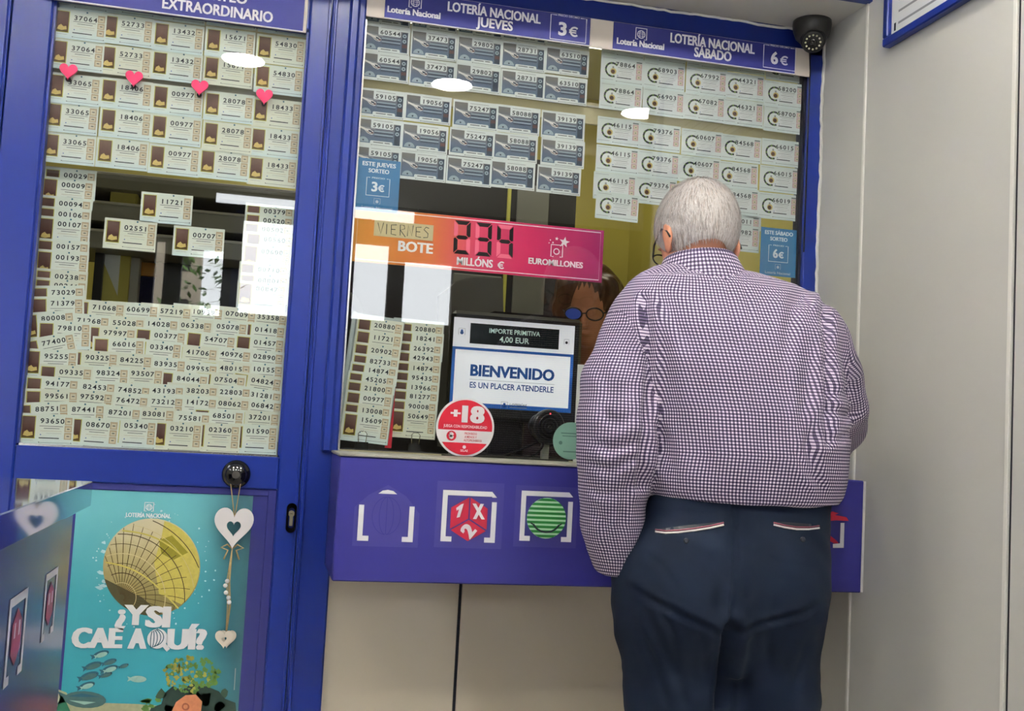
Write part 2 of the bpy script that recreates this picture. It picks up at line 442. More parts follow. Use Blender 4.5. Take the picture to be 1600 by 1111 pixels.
# ---------------------------------------------------------------- selling counter box under the window
YC = -.298
c = empty('counter_box', (.83, -.15, .80))
tag(c, 'long blue counter box under the ticket window carrying bracketed game emblems', 'counter')
part('carcass', lambda q: (q.box(.178, 1.480, YC, -.028, .806, 1.083, 'blue_box', .003),), c)
part('edge_strip', lambda q: (q.box(1.477, 1.483, YC - .002, YC + .02, .808, 1.082, 'trim_white'),), c)
part('top_lip', lambda q: (q.box(.176, 1.36, YC - .003, -.026, 1.0835, 1.089, 'shelf_grey', .001),), c)
yf = YC - .0012
def bracket(q, px0, px1, py0, py1, m='white_ink', gap=.28, foot=.2, top=True, sides=(1, 1), cut=0):
    a = at(px0, (py0 + py1) / 2, YC); e = at(px1, (py0 + py1) / 2, YC)
    mid = at((px0 + px1) / 2, py0, YC).z, at((px0 + px1) / 2, py1, YC).z
    x0, x1, z1, z0 = a.x, e.x, mid[0], mid[1]; t = .0115; W = x1 - x0
    if top: q.quad(x0, x1 - cut, z1 - t, z1, yf, m)
    if top and cut: q.poly([(x1 - cut, z1), (x1 - cut, z1 - t), (x1 - t, z1 - cut * 1.1), (x1, z1 - cut * 1.1)], yf, m)
    zt = z1 - t if top else z1 - (z1 - z0) * .3
    if sides[0]: q.quad(x0, x0 + t, z0, zt, yf, m); q.quad(x0 + t, x0 + W * foot, z0, z0 + t, yf, m)
    if sides[1]: q.quad(x1 - t, x1, z0, zt - (cut if top else 0), yf, m); q.quad(x1 - W * foot, x1 - t, z0, z0 + t, yf, m)
    return x0, x1, z0, z1
mat('blue_decal', (54, 50, 122), 0.38, 0.4)
mat('green_stripe', (30, 128, 52), 0.4, 0.4); mat('pale_stripe', (206, 240, 208), 0.4, 0.4)
mat('red_decal', (176, 26, 56), 0.4, 0.4, var=0.12, scale=60)
q = MB(); x0, x1, z0, z1 = bracket(q, 560, 647, 766, 846, top=False)
xm = (x0 + x1) / 2
q.poly([(xm - .021, z1 - .008), (xm + .021, z1 - .008), (xm + .012, z1 - .001), (xm, z1 + .001), (xm - .012, z1 - .001)], yf, 'white_ink')
q.poly([(x0 - .01, z0 - .012), (x1 + .012, z0 - .012), (x1 + .012, z1 - .05), (x1 - .02, z1 - .012), (xm, z1 + .012), (x0 + .02, z1 - .012), (x0 - .01, z1 - .04)], YC - .0005, 'blue_decal')
for a in range(-2, 3):   # the faint globe left of a peeled emblem
    q.strip([(xm + a * .016 * math.cos(t), (z0 + z1) / 2 + .042 * math.sin(t)) for t in np.linspace(-1.5, 1.5, 14)], .0012, YC - .0008, 'blue_print')
e1 = q.build('emblem', c); e1['label'] = 'emblem reduced to white side brackets and a white cap'
q = MB(); x0, x1, z0, z1 = bracket(q, 690, 775, 767, 847, cut=.012)
q.quad(x0 - .014, x1 + .016, z0 - .014, z1 + .02, YC - .0005, 'blue_decal')
xm = (x0 + x1) / 2; zm = (z0 + z1) / 2 - .006; R_ = .052
hx = [(xm + R_ * math.sin(math.radians(60 * k)) * .98, zm + R_ * math.cos(math.radians(60 * k))) for k in range(6)]
g = .0022
def inset(pp, s=.93):
    cx = sum(p[0] for p in pp) / len(pp); cz = sum(p[1] for p in pp) / len(pp)
    return [(cx + (p[0] - cx) * s, cz + (p[1] - cz) * s) for p in pp]
for fc in ([hx[0], (xm, zm), hx[4], hx[5]], [hx[0], hx[1], hx[2], (xm, zm)], [(xm, zm), hx[2], hx[3], hx[4]]):
    q.poly(inset(fc), yf, 'red_decal')
b0 = len(q.v); q.poly([(xm - .029, zm + .002), (xm - .0215, zm + .004), (xm - .014, zm + .035), (xm - .020, zm + .033), (xm - .031, zm + .024), (xm - .030, zm + .018), (xm - .0245, zm + .021)], yf - .0006, 'white_ink')
q.text('X', xm + .023, zm + .018, yf - .0006, .026, .032, 'white_ink', .03, .001, -.1)
b1 = len(q.v); q.text('2', 0, 0, 0, .022, .030, 'white_ink', .03, .002)
q.move(b1, Matrix.Translation((xm, yf - .0006, zm - .026)) @ Matrix.Rotation(math.radians(-52), 4, 'Y'))
e2 = q.build('emblem', c); e2['label'] = 'red cube emblem lettered 1 X 2 inside white brackets'
q = MB(); x0, x1, z0, z1 = bracket(q, 813, 894, 768, 846, cut=.010)
q.quad(x0 - .014, x1 + .012, z0 - .014, z1 + .012, YC - .0005, 'blue_decal')
xm = (x0 + x1) / 2; zm = (z0 + z1) / 2 - .004; R_ = .047
q.disc(xm, zm, yf, R_, 'pale_stripe')
for k in range(9):
    zz = zm - R_ + (k + .55) * R_ * 2 / 9; hh = R_ * .062
    h1 = math.sqrt(max(0, R_ ** 2 - (zz - hh - zm) ** 2)); h2 = math.sqrt(max(0, R_ ** 2 - (zz + hh - zm) ** 2))
    q.poly([(xm - h1, zz - hh), (xm + h1, zz - hh), (xm + h2, zz + hh), (xm - h2, zz + hh)], yf - .0006, 'green_stripe')
q.strip([(xm + .034 * math.sin(t), zm - .002 - .030 * math.cos(t) ** 1 + .0) for t in np.linspace(-1.15, 1.15, 17)], .0042, yf - .0012, 'dark_ink')
for s in (-1, 1): q.strip([(xm + s * .038, zm - .011), (xm + s * .026, zm - .019)], .003, yf - .0012, 'dark_ink')
e3 = q.build('emblem', c); e3['label'] = 'green striped smiling ball emblem inside white brackets'
q = MB()
a = at(1279, 786, YC); e = at(1306, 787, YC); q.poly([(a.x, a.z - .008), (e.x, e.z - .004), (e.x - .012, e.z + .004), (a.x, a.z + .004)], yf, 'white_ink')
def pp(*l): return [(at(x, y, YC).x, at(x, y, YC).z) for x, y in l]
q.poly(pp((1313, 817), (1319, 817), (1318, 856), (1301, 856), (1301, 850), (1312, 849)), yf, 'white_ink')
q.poly(pp((1284, 812), (1300, 804), (1322, 808), (1326, 814), (1306, 813), (1294, 814), (1285, 820)), yf - .0004, 'red_decal')
q.poly(pp((1288, 836), (1297, 837), (1307, 845), (1310, 849), (1303, 849), (1290, 842)), yf - .0004, 'red_decal')
q.poly(pp((1282, 803), (1288, 799), (1292, 804), (1300, 799), (1310, 802), (1301, 806), (1288, 809)), yf - .0004, 'red_decal')
e5 = q.build('emblem', c); e5['label'] = 'peeling red emblem inside a broken white bracket'

# ---------------------------------------------------------------- sign boards over the glass
def sign_rail(name, x0, x1, z0, z1, label):
    q = MB(); q.box(x0, x1, -.0245, -.0205, z0, z1, 'rail_cream', .001); o = q.build(name, loc=((x0 + x1) / 2, 0, z0)); tag(o, label, 'sign holder'); return o
zj0 = at(760, 49, -.0275).z; zj1 = zj0 + .075
sign_rail('sign_rail', .192, 1.438, zj0 - .002, zj1 + .002, 'cream plastic strip behind the signs over the ticket window')
ze0 = at(300, 26, -.0275).z
sign_rail('sign_rail', gl, at(480, 25, -.0275).x, ze0 - .002, ze0 + .088, 'cream plastic strip behind the sign over the door glass')
YS = -.0275
def price_sign(px0, px1, z0, z1, label):
    x0 = at(px0, 50, YS).x; x1 = at(px1, 50, YS).x
    r = empty('price_sign', ((x0 + x1) / 2, -.012, z0))
    tag(r, label, 'sign', 'blue signs over the glass')
    part('board', lambda q: (q.box(x0, x1, YS, -.0247, z0, z1, 'blue_print', .0006), q.box(x0, x1, YS - .0006, YS + .0002, z0 - .002, z0 + .0005, 'white_ink')), r)
    return r
def T(q, s, px, py, wpx, hpx, m='cream_sign_text', y=YS - .0008, bold=.014, dup=.0, k=None):
    p = at(px, py, y); sc = (at(px + 50, py, y).x - at(px - 50, py, y).x) / 100
    q.text(s, p.x, p.z, y, wpx * sc, hpx * sc, m, bold, dup * sc)
def square_logo(q, px, py, s, y, m='cream_sign_text', t=1.4, ball=True):
    p = at(px, py, y); k = (at(px + 50, py, y).x - at(px - 50, py, y).x) / 100; h = s * k / 2; w_ = t * k
    q.strip([(p.x - h * .55, p.z - h), (p.x - h, p.z - h), (p.x - h, p.z + h), (p.x + h, p.z + h), (p.x + h, p.z - h), (p.x + h * .55, p.z - h)], w_, y, m)
    if ball:
        r = h * .68; zc = p.z - h * .1
        q.strip([(p.x + r * math.cos(a), zc + r * math.sin(a)) for a in np.linspace(0, 2 * math.pi, 20, endpoint=False)], w_ * .8, y, m, True)
        for u in (-.45, .45): q.strip([(p.x + u * r * math.cos(a), zc + r * math.sin(a)) for a in np.linspace(-1.4, 1.4, 9)], w_ * .55, y, m)
        for u in (-.4, .1, .5): q.quad(p.x - r * math.sqrt(1 - u * u), p.x + r * math.sqrt(1 - u * u), zc + u * r - w_ * .25, zc + u * r + w_ * .25, y, m)
def price_box(q, px0, px1, py0, py1, num, y=YS - .0008):
    xm = (px0 + px1) / 2; ym = (py0 + py1) / 2
    a = at(px0, ym, y); e = at(px1, ym, y); z1 = at(xm, py0, y).z; z0 = at(xm, py1, y).z; t = .0024
    g = (e.x - a.x) * .17
    q.strip([(a.x + g, z1), (a.x, z1), (a.x, z0), (e.x, z0), (e.x, z1), (e.x - g, z1)], t, y, 'cream_sign_text')
    h = (z1 - z0); xc = (a.x + e.x) / 2
    q.text(num, xc - h * .24, (z0 + z1) / 2 - h * .04, y, h * .33, h * .50, 'cream_sign_text', .03, .0006)
    q.euro(xc + h * .27, (z0 + z1) / 2 - h * .09, y, h * .38, 'cream_sign_text', .2)
    q.text('PRECIO DÉCIMO', xc, z1 + .0005, y, (e.x - a.x) * .6, .0046, 'cream_sign_text', .012)
s = price_sign(60, 473, ze0, ze0 + .086, 'blue sign reading Sorteo Extraordinario over the door glass')
q = MB(); T(q, 'EXTRAORDINARIO', 341, 16, 174, 17, bold=.02, dup=.3); T(q, 'SORTEO', 345, -7, 84, 17, bold=.02, dup=.3); q.build('lettering', s)
s = price_sign(599, 922, zj0, zj1, 'blue sign reading Lotería Nacional Jueves with the price 3€')
q = MB(); T(q, 'LOTERÍA NACIONAL', 773, 20, 146, 14, bold=.02, dup=.3); T(q, 'JUEVES', 773, 37.5, 57, 14, bold=.02, dup=.3)
T(q, 'Lotería Nacional', 647, 19.5, 83, 9.5, bold=.02, dup=.35); square_logo(q, 649, 3, 19, YS - .0008); price_box(q, 860, 916, 26, 64, '3'); q.build('lettering', s)
s = price_sign(958.6, 1244, zj0, zj1, 'blue sign reading Lotería Nacional Sábado with the price 6€')
q = MB(); T(q, 'LOTERÍA NACIONAL', 1114, 68, 132, 13.5, bold=.02, dup=.3); T(q, 'SÁBADO', 1114, 85, 58, 13.5, bold=.02, dup=.3)
T(q, 'Lotería Nacional', 1001, 68.5, 74, 9, bold=.02, dup=.35); square_logo(q, 1002, 53, 17, YS - .0008); price_box(q, 1193, 1243, 73, 108, '6'); q.build('lettering', s)

# ---------------------------------------------------------------- counter table beside the photographer
tc = at(145, 752, -.80); TX, TZ = tc.x, tc.z
tl = TZ - .042
t = empty('writing_table', (TX - .5, -1.5, 0))
tag(t, 'glossy blue writing counter with bracket emblems on its side, lower corner of the view', 'counter')
part('table_top', lambda q: q.box(TX - 1.1, TX, -2.35, -.80, tl, TZ, 'blue_gloss', .0015), t)
pe = at(118, 795, -.84)
TPX = pe.x - .002
part('side_panel', lambda q: q.box(TPX - .04, TPX, -2.30, -.845, 0, tl, 'table_panel', .002), t)
part('side_panel', lambda q: q.box(TX - 1.05, TX - 1.01, -2.30, -.845, 0, tl, 'table_panel', .002), t)
def side_emblem(pts_out, label):
    q = MB()
    (ax, ay), (bx, by), (cx2, cy2), (dx, dy) = pts_out   # top near, top far, bottom far, bottom near
    A = atx(ax, ay, TPX + .001); B = atx(bx, by, TPX + .001); Cc = atx(cx2, cy2, TPX + .001); D = atx(dx, dy, TPX + .001)
    y0, y1 = (A.y + D.y) / 2, (B.y + Cc.y) / 2; z1 = (A.z + B.z) / 2; z0 = z1 - (y1 - y0) * 1.02
    tk = (y1 - y0) * .11; X = TPX + .001
    def rq(ya, yb, za, zb, m, o=0): q.add([(X + o, ya, za), (X + o, yb, za), (X + o, yb, zb), (X + o, ya, zb)], [(0, 1, 2, 3)], m)
    rq(y0, y1, z1 - tk, z1, 'grey_white'); rq(y0, y0 + tk, z0, z1 - tk, 'grey_white'); rq(y1 - tk, y1, z0, z1 - tk, 'grey_white')
    rq(y0 + tk, y0 + 2.4 * tk, z0, z0 + tk, 'grey_white'); rq(y1 - 2.4 * tk, y1 - tk, z0, z0 + tk, 'grey_white')
    ym, zm, r = (y0 + y1) / 2, (z0 + z1) / 2, (y1 - y0) * .3
    q.add([(X, ym + r * math.sin(math.radians(60 * k)), zm + r * 1.15 * math.cos(math.radians(60 * k))) for k in range(6)], [(0, 1, 2, 3, 4, 5)], 'dull_red')
    for s_ in (-1, 1):
        q.add([(X + .0004, ym + s_ * r * .4 - .004, zm), (X + .0004, ym + s_ * r * .4 + .004, zm), (X + .0004, ym + s_ * r * .4 + .004, zm + r * .6), (X + .0004, ym + s_ * r * .4 - .004, zm + r * .6)], [(0, 1, 2, 3)], 'grey_white')
    o = q.build('emblem', t); o['label'] = label
mat('grey_white', (190, 192, 204), 0.35, 0.4); mat('dull_red', (128, 40, 74), 0.35, 0.4, var=.2, scale=50)
side_emblem(((16, 942), (47, 912), (28, 1092), (0, 1130)), 'nearer red emblem in white brackets')
side_emblem(((73, 899), (94, 882), (78, 1020), (60, 1046)), 'farther red emblem in white brackets')

# ---------------------------------------------------------------- the street front behind the photographer, seen only as reflections in the glass
LX = lambda px, py: at(px, py, -YB)
def hole(px0, px1, py0, py1):
    a = LX(px0, (py0 + py1) / 2); e = LX(px1, (py0 + py1) / 2); m = (px0 + px1) / 2
    return (a.x, e.x, LX(m, py1).z, min(2.74, LX(m, py0).z))
holes = [hole(337, 467, 290, 322), hole(376, 460, 345, 492), hole(552, 606, 380, 500), hole(630, 706, 410, 506), hole(552, 650, 314, 345),
         hole(282, 346, 388, 492), hole(240, 255, 375, 488), hole(858, 890, 325, 350), (-2.55, -1.85, .05, 2.4), (2.5, 2.98, .05, 1.92)]  # last two openings added to let in more daylight, unseen in the glass
xs = sorted({XL, XR} | {h[0] for h in holes} | {h[1] for h in holes}); zs = sorted({0, ZC} | {h[2] for h in holes} | {h[3] for h in holes})
b = MB()
for i in range(len(xs) - 1):
    run = None
    for j in range(len(zs) - 1):
        xm, zm = (xs[i] + xs[i + 1]) / 2, (zs[j] + zs[j + 1]) / 2
        if any(h[0] < xm < h[1] and h[2] < zm < h[3] for h in holes):
            if run is not None: b.box(xs[i], xs[i + 1], YB - .08, YB, run, zs[j], 'wall_dark'); run = None
        elif run is None: run = zs[j]
    if run is not None: b.box(xs[i], xs[i + 1], YB - .08, YB, run, ZC, 'wall_dark')
structure('wall_back', b)
b = MB(); h = holes[1]; b.box(h[0] - .06, h[0] - .004, YB, YB + .05, .0, h[3] + .05, 'blue_frame'); structure('trim_7', b)
b = MB(); b.box(XR, XR + .1, YB, -1.45, 0, ZC, 'wall_white'); b.box(XW, XR, -1.45, -1.35, 0, ZC, 'wall_white'); structure('wall_far', b)
b = MB(); b.box(XL, XR, -3.05, -2.57, 2.62, ZC, 'ceiling_white'); structure('ceiling_beam', b)
b = MB(); b.box(-6, 6, YB - 9, YB - .1, -.12, -.02, 'street_grey'); structure('street_pavement', b)
b = MB(); b.box(-2.6, -.95, YB - 8.2, YB - 8, 0, 4.6, 'facade_stone')
for k in range(3):
    for j in range(3): b.box(-2.5 + k * .55, -2.2 + k * .55, YB - 8.0, YB - 7.98, 1.0 + j * 1.1, 1.7 + j * 1.1, 'wall_dark')
structure('street_facade', b)
# a leafy shrub outside the entrance
p0 = at(316, 470, -YB + 1.2)
sh = empty('potted_shrub', (p0.x, YB - 1.2, 0)); tag(sh, 'green leafy shrub outside the entrance, mirrored in the door glass', 'shrub')
part('pot', lambda q: q.lathe([(.16, 0), (.20, .38), (.18, .38), (.17, .34), (0, .34)], (p0.x, YB - 1.2, -.02), (0, 0, 1), 'street_grey'), sh, True)
part('stem', lambda q: [q.tube([(p0.x + .02 * s_, YB - 1.2, .3), (p0.x + .05 * s_, YB - 1.2, 1.1), (p0.x + .16 * s_, YB - 1.2, 2.0)], [.02, .016, .006], 'wall_dark', 6) for s_ in (-1, 0, 1)], sh)
q = MB(); rr = random.Random(3)
for k in range(420):
    th = rr.uniform(0, 2 * math.pi); z = rr.uniform(.9, 2.42); w_ = .34 * math.sqrt(max(.05, 1 - ((z - 1.65) / .85) ** 2)); r_ = w_ * math.sqrt(rr.random())
    c0 = Vector((p0.x + r_ * math.cos(th), YB - 1.2 + r_ * math.sin(th), z)); l = rr.uniform(.07, .14)
    dr = Vector((math.cos(th) + rr.uniform(-.5, .5), math.sin(th) + rr.uniform(-.5, .5), rr.uniform(-.3, .9))).normalized(); sd = dr.cross(Vector((rr.uniform(-.4, .4), .2, 1))).normalized() * l * .22
    q.add([c0, c0 + dr * l * .5 + sd, c0 + dr * l, c0 + dr * l * .5 - sd], [(0, 1, 2, 3)], 'leaf')
lf = q.build('foliage', sh)

# ceiling downlights
LABEL_L = ['round white ceiling downlight mirrored as a bright oval in the door glass', 'round white ceiling downlight mirrored over the ticket 37473', 'round white ceiling downlight mirrored over the ticket 56903']
def downlight(x, y, z, label):
    r = empty('ceiling_light', (x, y, z)); tag(r, label, 'ceiling light', 'round ceiling downlights')
    part('rim', lambda q: q.lathe([(.092, 0), (.112, 0), (.112, -.008), (.104, -.012), (.092, -.006)], (x, y, z), (0, 0, 1), 'trim_white', 36, False), r, True)
    part('diffuser', lambda q: q.lathe([(.0, -.004), (.093, -.004)], (x, y, z), (0, 0, 1), 'lamp_glow', 36), r)
for i, (x, y) in enumerate([(-.184, -2.117), (.753, -2.098), (1.70, -2.17)]): downlight(x, y, ZC, LABEL_L[i])
for (x, y) in [(-1.15, -2.10), (-.75, -1.15), (.15, -1.15), (1.05, -1.15), (-2.15, -1.6), (2.45, -1.95)]: downlight(x, y, ZC, 'unseen round white ceiling downlight added above the customers for more light')  # extra unseen lamps, added to light the facade, tickets and man
r = empty('booth_light', (.5, .75, 2.6)); tag(r, 'flat fluorescent ceiling panel inside the clerk booth', 'ceiling light')
part('frame', lambda q: q.box(-.32, 1.22, .53, .97, 2.575, 2.6, 'trim_white'), r); part('diffuser', lambda q: q.box(-.3, 1.2, .55, .95, 2.568, 2.574, 'booth_glow'), r)

# ---------------------------------------------------------------- lottery tickets
ramp_mat('paper_cream', [(0, (208, 226, 228)), (.5, (224, 227, 218)), (1, (216, 223, 212))], 2, -.035, .035, .6, .25, .12, 30)
ramp_mat('paper_sepia', [(0, (224, 227, 212)), (1, (214, 217, 202))], 2, -.035, .035, .6, .25)
ramp_mat('paper_lilac', [(0, (210, 224, 224)), (.5, (223, 224, 226)), (1, (208, 217, 215))], 2, -.035, .035, .6, .25, .2, 40)
ramp_mat('paper_steel', [(0, (86, 114, 140)), (.55, (94, 106, 130)), (1, (118, 116, 114))], 2, -.032, .03, .5, .3, .25, 30)
mat('tab_white', (222, 227, 226), .6, .25, var=.03, scale=60)
ramp_mat('pic_brown', [(0, (92, 92, 30)), (.25, (96, 66, 30)), (.5, (84, 50, 44)), (1, (110, 84, 76))], 2, -.02, .03, .6, .25, .3, 90)
mat('pic_border', (190, 186, 96), .6, .25); mat('pic_gold', (206, 182, 112), .6, .25, var=.2, scale=200)
mat('stamp_tan', (186, 168, 140), .6, .25, var=.06, scale=80); mat('stamp_pale', (212, 202, 176), .6, .25, var=.06)
mat('stamp_pink', (202, 170, 172), .6, .25, var=.06)
mat('heli_white', (222, 218, 216), .6, .25); mat('heli_red', (98, 64, 62), .6, .25); mat('steel_dark', (48, 62, 82), .6, .25, var=.2, scale=60); mat('steel_pale', (158, 174, 186), .6, .25)
TW, TH = .1215, .0745
DIG = {}
for ch in '0123456789':
    v, f = glyphs(ch, 0.02); xs_ = [p[0] for p in v]; DIG[ch] = ([(p[0] - (min(xs_) + max(xs_)) / 2, p[1]) for p in v], f)
def number(q, s, cx, cz, y, pitch, h, m='dark_ink'):
    k = h / .675
    for i, ch in enumerate(s):
        v, f = DIG[ch]; x0 = cx + (i - (len(s) - 1) / 2) * pitch
        q.add([(x0 + p[0] * k * 1.12, y, cz - h / 2 + p[1] * k) for p in v], f, m)
NUMPOS = {'gold': (.60, .73), 'heli': (.575, .745), 'seal': (.575, .73)}
FR = random.Random(11)
def X(u): return (u - .5) * TW
def Z(v): return (v - .5) * TH
def ticket(kind, num, loc, rot, label, group, name='lottery_ticket'):
    q = MB()
    if kind == 'gold':
        q.box(X(0), X(1), 0, .0002, Z(0), Z(1), 'paper_cream' if FR.random() < .75 else 'paper_sepia')
    elif kind == 'seal': q.box(X(0), X(1), 0, .0002, Z(0), Z(1), 'paper_lilac')
    else: q.box(X(0), X(1), 0, .0002, Z(0), Z(1), 'tab_white')
    o = q.build(name); o.location = loc; o.rotation_euler = (0, rot, 0)
    tag(o, label, 'ticket', group)
    y = -.00012; P = MB(); L = MB()
    nx, nz = NUMPOS[kind]; nx, nz = X(nx), Z(nz)
    if kind == 'gold':
        P.quad(X(.04), X(.30), Z(.20), Z(.92), y, 'pic_border'); P.quad(X(.055), X(.285), Z(.22), Z(.90), y - .00008, 'pic_brown')
        P.poly([(X(.08), Z(.30)), (X(.16), Z(.27)), (X(.26), Z(.31)), (X(.25), Z(.42)), (X(.19), Z(.40)), (X(.15), Z(.47)), (X(.10), Z(.41))], y - .00016, 'pic_gold')
        for v0, v1 in ((.66, .90), (.44, .64), (.20, .42)):
            L.quad(X(.83), X(.965), Z(v0), Z(v1), y, 'stamp_tan'); L.quad(X(.85), X(.945), Z(v0 + .03), Z(v1 - .05), y - .00008, 'stamp_pale')
            L.quad(X(.875), X(.925), Z((v0 + v1) / 2 - .02), Z((v0 + v1) / 2 + .01), y - .00016, 'mid_ink')
        for (u0, u1, v, t, m) in ((.37, .80, .60, .016, 'mid_ink'), (.45, .74, .53, .018, 'mid_ink'), (.39, .78, .45, .010, 'stamp_tan'), (.50, .78, .38, .008, 'grey_ink'), (.37, .74, .215, .030, 'dark_ink'), (.38, .97, .08, .010, 'mid_ink'), (.07, .27, .14, .010, 'grey_ink')):
            L.quad(X(u0), X(u1), Z(v), Z(v + t), y, m)
        L.disc(X(.40), Z(.335), y, .0014, 'blue_ink', 10); L.disc(X(.375), Z(.09), y, .0012, 'dark_ink', 8); L.disc(X(.965), Z(.09), y, .0012, 'dark_ink', 8); L.disc(X(.62), Z(.945), y, .0022, 'teal_ink', 10)
        number(L, num, nx, nz, y - .0001, .0112, .0108)
    elif kind == 'seal':
        cx, cz = X(.27), Z(.50); r = .0185
        for k in range(17):
            a = math.radians(58 + k * 14.2)
            P.disc(cx + r * math.cos(a), cz + r * math.sin(a), y - .00004 * (k % 2), .0030, 'dark_ink' if k % 3 else 'leaf', 8)
        P.disc(cx, cz, y + .00004, .0155, 'tab_white', 24); P.disc(cx + .003, cz - .004, y - .00004, .0086, 'pic_gold', 14); P.disc(cx + .002, cz - .005, y - .00012, .0058, 'pic_brown', 12); P.disc(cx + .002, cz + .007, y - .00004, .003, 'grey_ink', 10)
        for k in range(3): L.quad(X(.83), X(.965), Z(.24 + k * .205), Z(.43 + k * .205), y, 'stamp_pink'); L.quad(X(.86), X(.935), Z(.27 + k * .205), Z(.39 + k * .205), y - .00008, 'pic_border' if 0 else 'stamp_pale'); L.quad(X(.885), X(.915), Z(.31 + k * .205), Z(.34 + k * .205), y - .00016, 'mid_ink')
        L.quad(X(.83), X(.965), Z(.86), Z(.90), y, 'mid_ink')
        for (u0, u1, v, t, m) in ((.40, .78, .60, .014, 'mid_ink'), (.45, .76, .54, .010, 'grey_ink'), (.42, .74, .47, .010, 'mid_ink'), (.48, .78, .40, .008, 'grey_ink'), (.44, .72, .34, .008, 'grey_ink'), (.38, .72, .225, .032, 'dark_ink'), (.38, .97, .09, .010, 'mid_ink'), (.04, .35, .92, .012, 'grey_ink'), (.03, .30, .12, .014, 'grey_ink')):
            L.quad(X(u0), X(u1), Z(v), Z(v + t), y, m)
        L.disc(X(.40), Z(.31), y, .0013, 'blue_ink', 10); L.disc(X(.375), Z(.095), y, .0012, 'dark_ink', 8); L.disc(X(.965), Z(.095), y, .0012, 'dark_ink', 8)
        number(L, num, nx, nz, y - .0001, .0115, .0112)
    else:
        P.poly([(X(.03), Z(.10)), (X(.955), Z(.10)), (X(.955), Z(.86)), (X(.32), Z(.92)), (X(.03), Z(.92))], y, 'paper_steel')
        P.quad(X(.33), X(.955), Z(.84), Z(1), y - .00008, 'tab_white')
        P.poly([(X(.32), Z(.66)), (X(.335), Z(.635)), (X(.79), Z(.635)), (X(.80), Z(.66)), (X(.80), Z(.99)), (X(.32), Z(.99))], y - .0001, 'tab_white')
        P.poly([(X(.32), Z(0.01)), (X(.80), Z(.01)), (X(.80), Z(.16)), (X(.78), Z(.20)), (X(.34), Z(.20)), (X(.32), Z(.17))], y - .0001, 'tab_white')
        P.quad(X(.83), X(.955), Z(.12), Z(.82), y - .00006, 'steel_dark')
        for k in range(2): P.disc(X(.885), Z(.70 - k * .19), y - .00012, .0052, 'steel_pale', 14); L.disc(X(.885), Z(.70 - k * .19), y - .00018, .0022, 'steel_dark', 8)
        P.quad(X(.84), X(.945), Z(.28), Z(.40), y - .00012, 'heli_red' if FR.random() < .5 else 'steel_dark')
        P.poly([(X(.06 + .23 * (1 - math.cos(a)) / 2), Z(.13 + .17 * math.sin(a))) for a in np.linspace(0, math.pi, 12)], y - .00006, 'steel_pale'); P.disc(X(.175), Z(.19), y - .00012, .0024, 'steel_dark', 8)
        for v in (.34, .40, .46, .52): P.quad(X(.40), X(.80), Z(v), Z(v + .035), y - .00006, 'steel_pale' if v in (.40, .52) else 'steel_dark')
        # small helicopter
        P.poly([(X(.05), Z(.67)), (X(.08), Z(.675)), (X(.22), Z(.60)), (X(.30), Z(.59)), (X(.38), Z(.51)), (X(.39), Z(.43)), (X(.34), Z(.39)), (X(.25), Z(.44)), (X(.19), Z(.54)), (X(.07), Z(.62))], y - .00012, 'heli_white')
        P.poly([(X(.34), Z(.43)), (X(.39), Z(.44)), (X(.375), Z(.50)), (X(.32), Z(.47))], y - .00018, 'heli_red'); P.poly([(X(.27), Z(.56)), (X(.34), Z(.53)), (X(.355), Z(.475)), (X(.28), Z(.49))], y - .00018, 'steel_dark'); P.poly([(X(.21), Z(.53)), (X(.26), Z(.46)), (X(.34), Z(.405)), (X(.33), Z(.43)), (X(.25), Z(.50))], y - .00018, 'heli_red')
        P.strip([(X(.16), Z(.64)), (X(.42), Z(.60))], .0006, y - .00018, 'heli_white'); P.strip([(X(.05), Z(.72)), (X(.07), Z(.58))], .0009, y - .00018, 'heli_white')
        for (u0, u1, v, t, m) in ((.39, .60, .13, .03, 'mid_ink'), (.63, .74, .13, .03, 'mid_ink'), (.37, .95, .045, .012, 'mid_ink'), (.37, .78, .90, .016, 'grey_ink')): L.quad(X(u0), X(u1), Z(v), Z(v + t), y - .0002, m)
        L.disc(X(.355), Z(.05), y - .0002, .0012, 'dark_ink', 8); L.disc(X(.965), Z(.05), y, .0012, 'dark_ink', 8)
        number(L, num, nx, nz, y - .0002, .0108, .0106)
    P.build('picture', o, local=True); L.build('lettering', o, local=True)
    return o
def place(kind, num, px, py, y, label, group, deg=0.0, jit=.4, nv=None):
    p = at(px, py, y); a = math.radians(deg + FR.uniform(-jit, jit))
    u, v = NUMPOS[kind]; v = nv or v; off = Matrix.Rotation(a, 3, 'Y') @ Vector((X(u), 0, Z(v)))
    old = NUMPOS[kind]; NUMPOS[kind] = (u, v)
    o = ticket(kind, num, (p.x - off.x, y, p.z - off.z), a, label, group); NUMPOS[kind] = old; return o
ORD = ['topmost', 'second', 'third', 'fourth', 'fifth', 'sixth', 'seventh', 'eighth', 'ninth', 'tenth', 'eleventh']

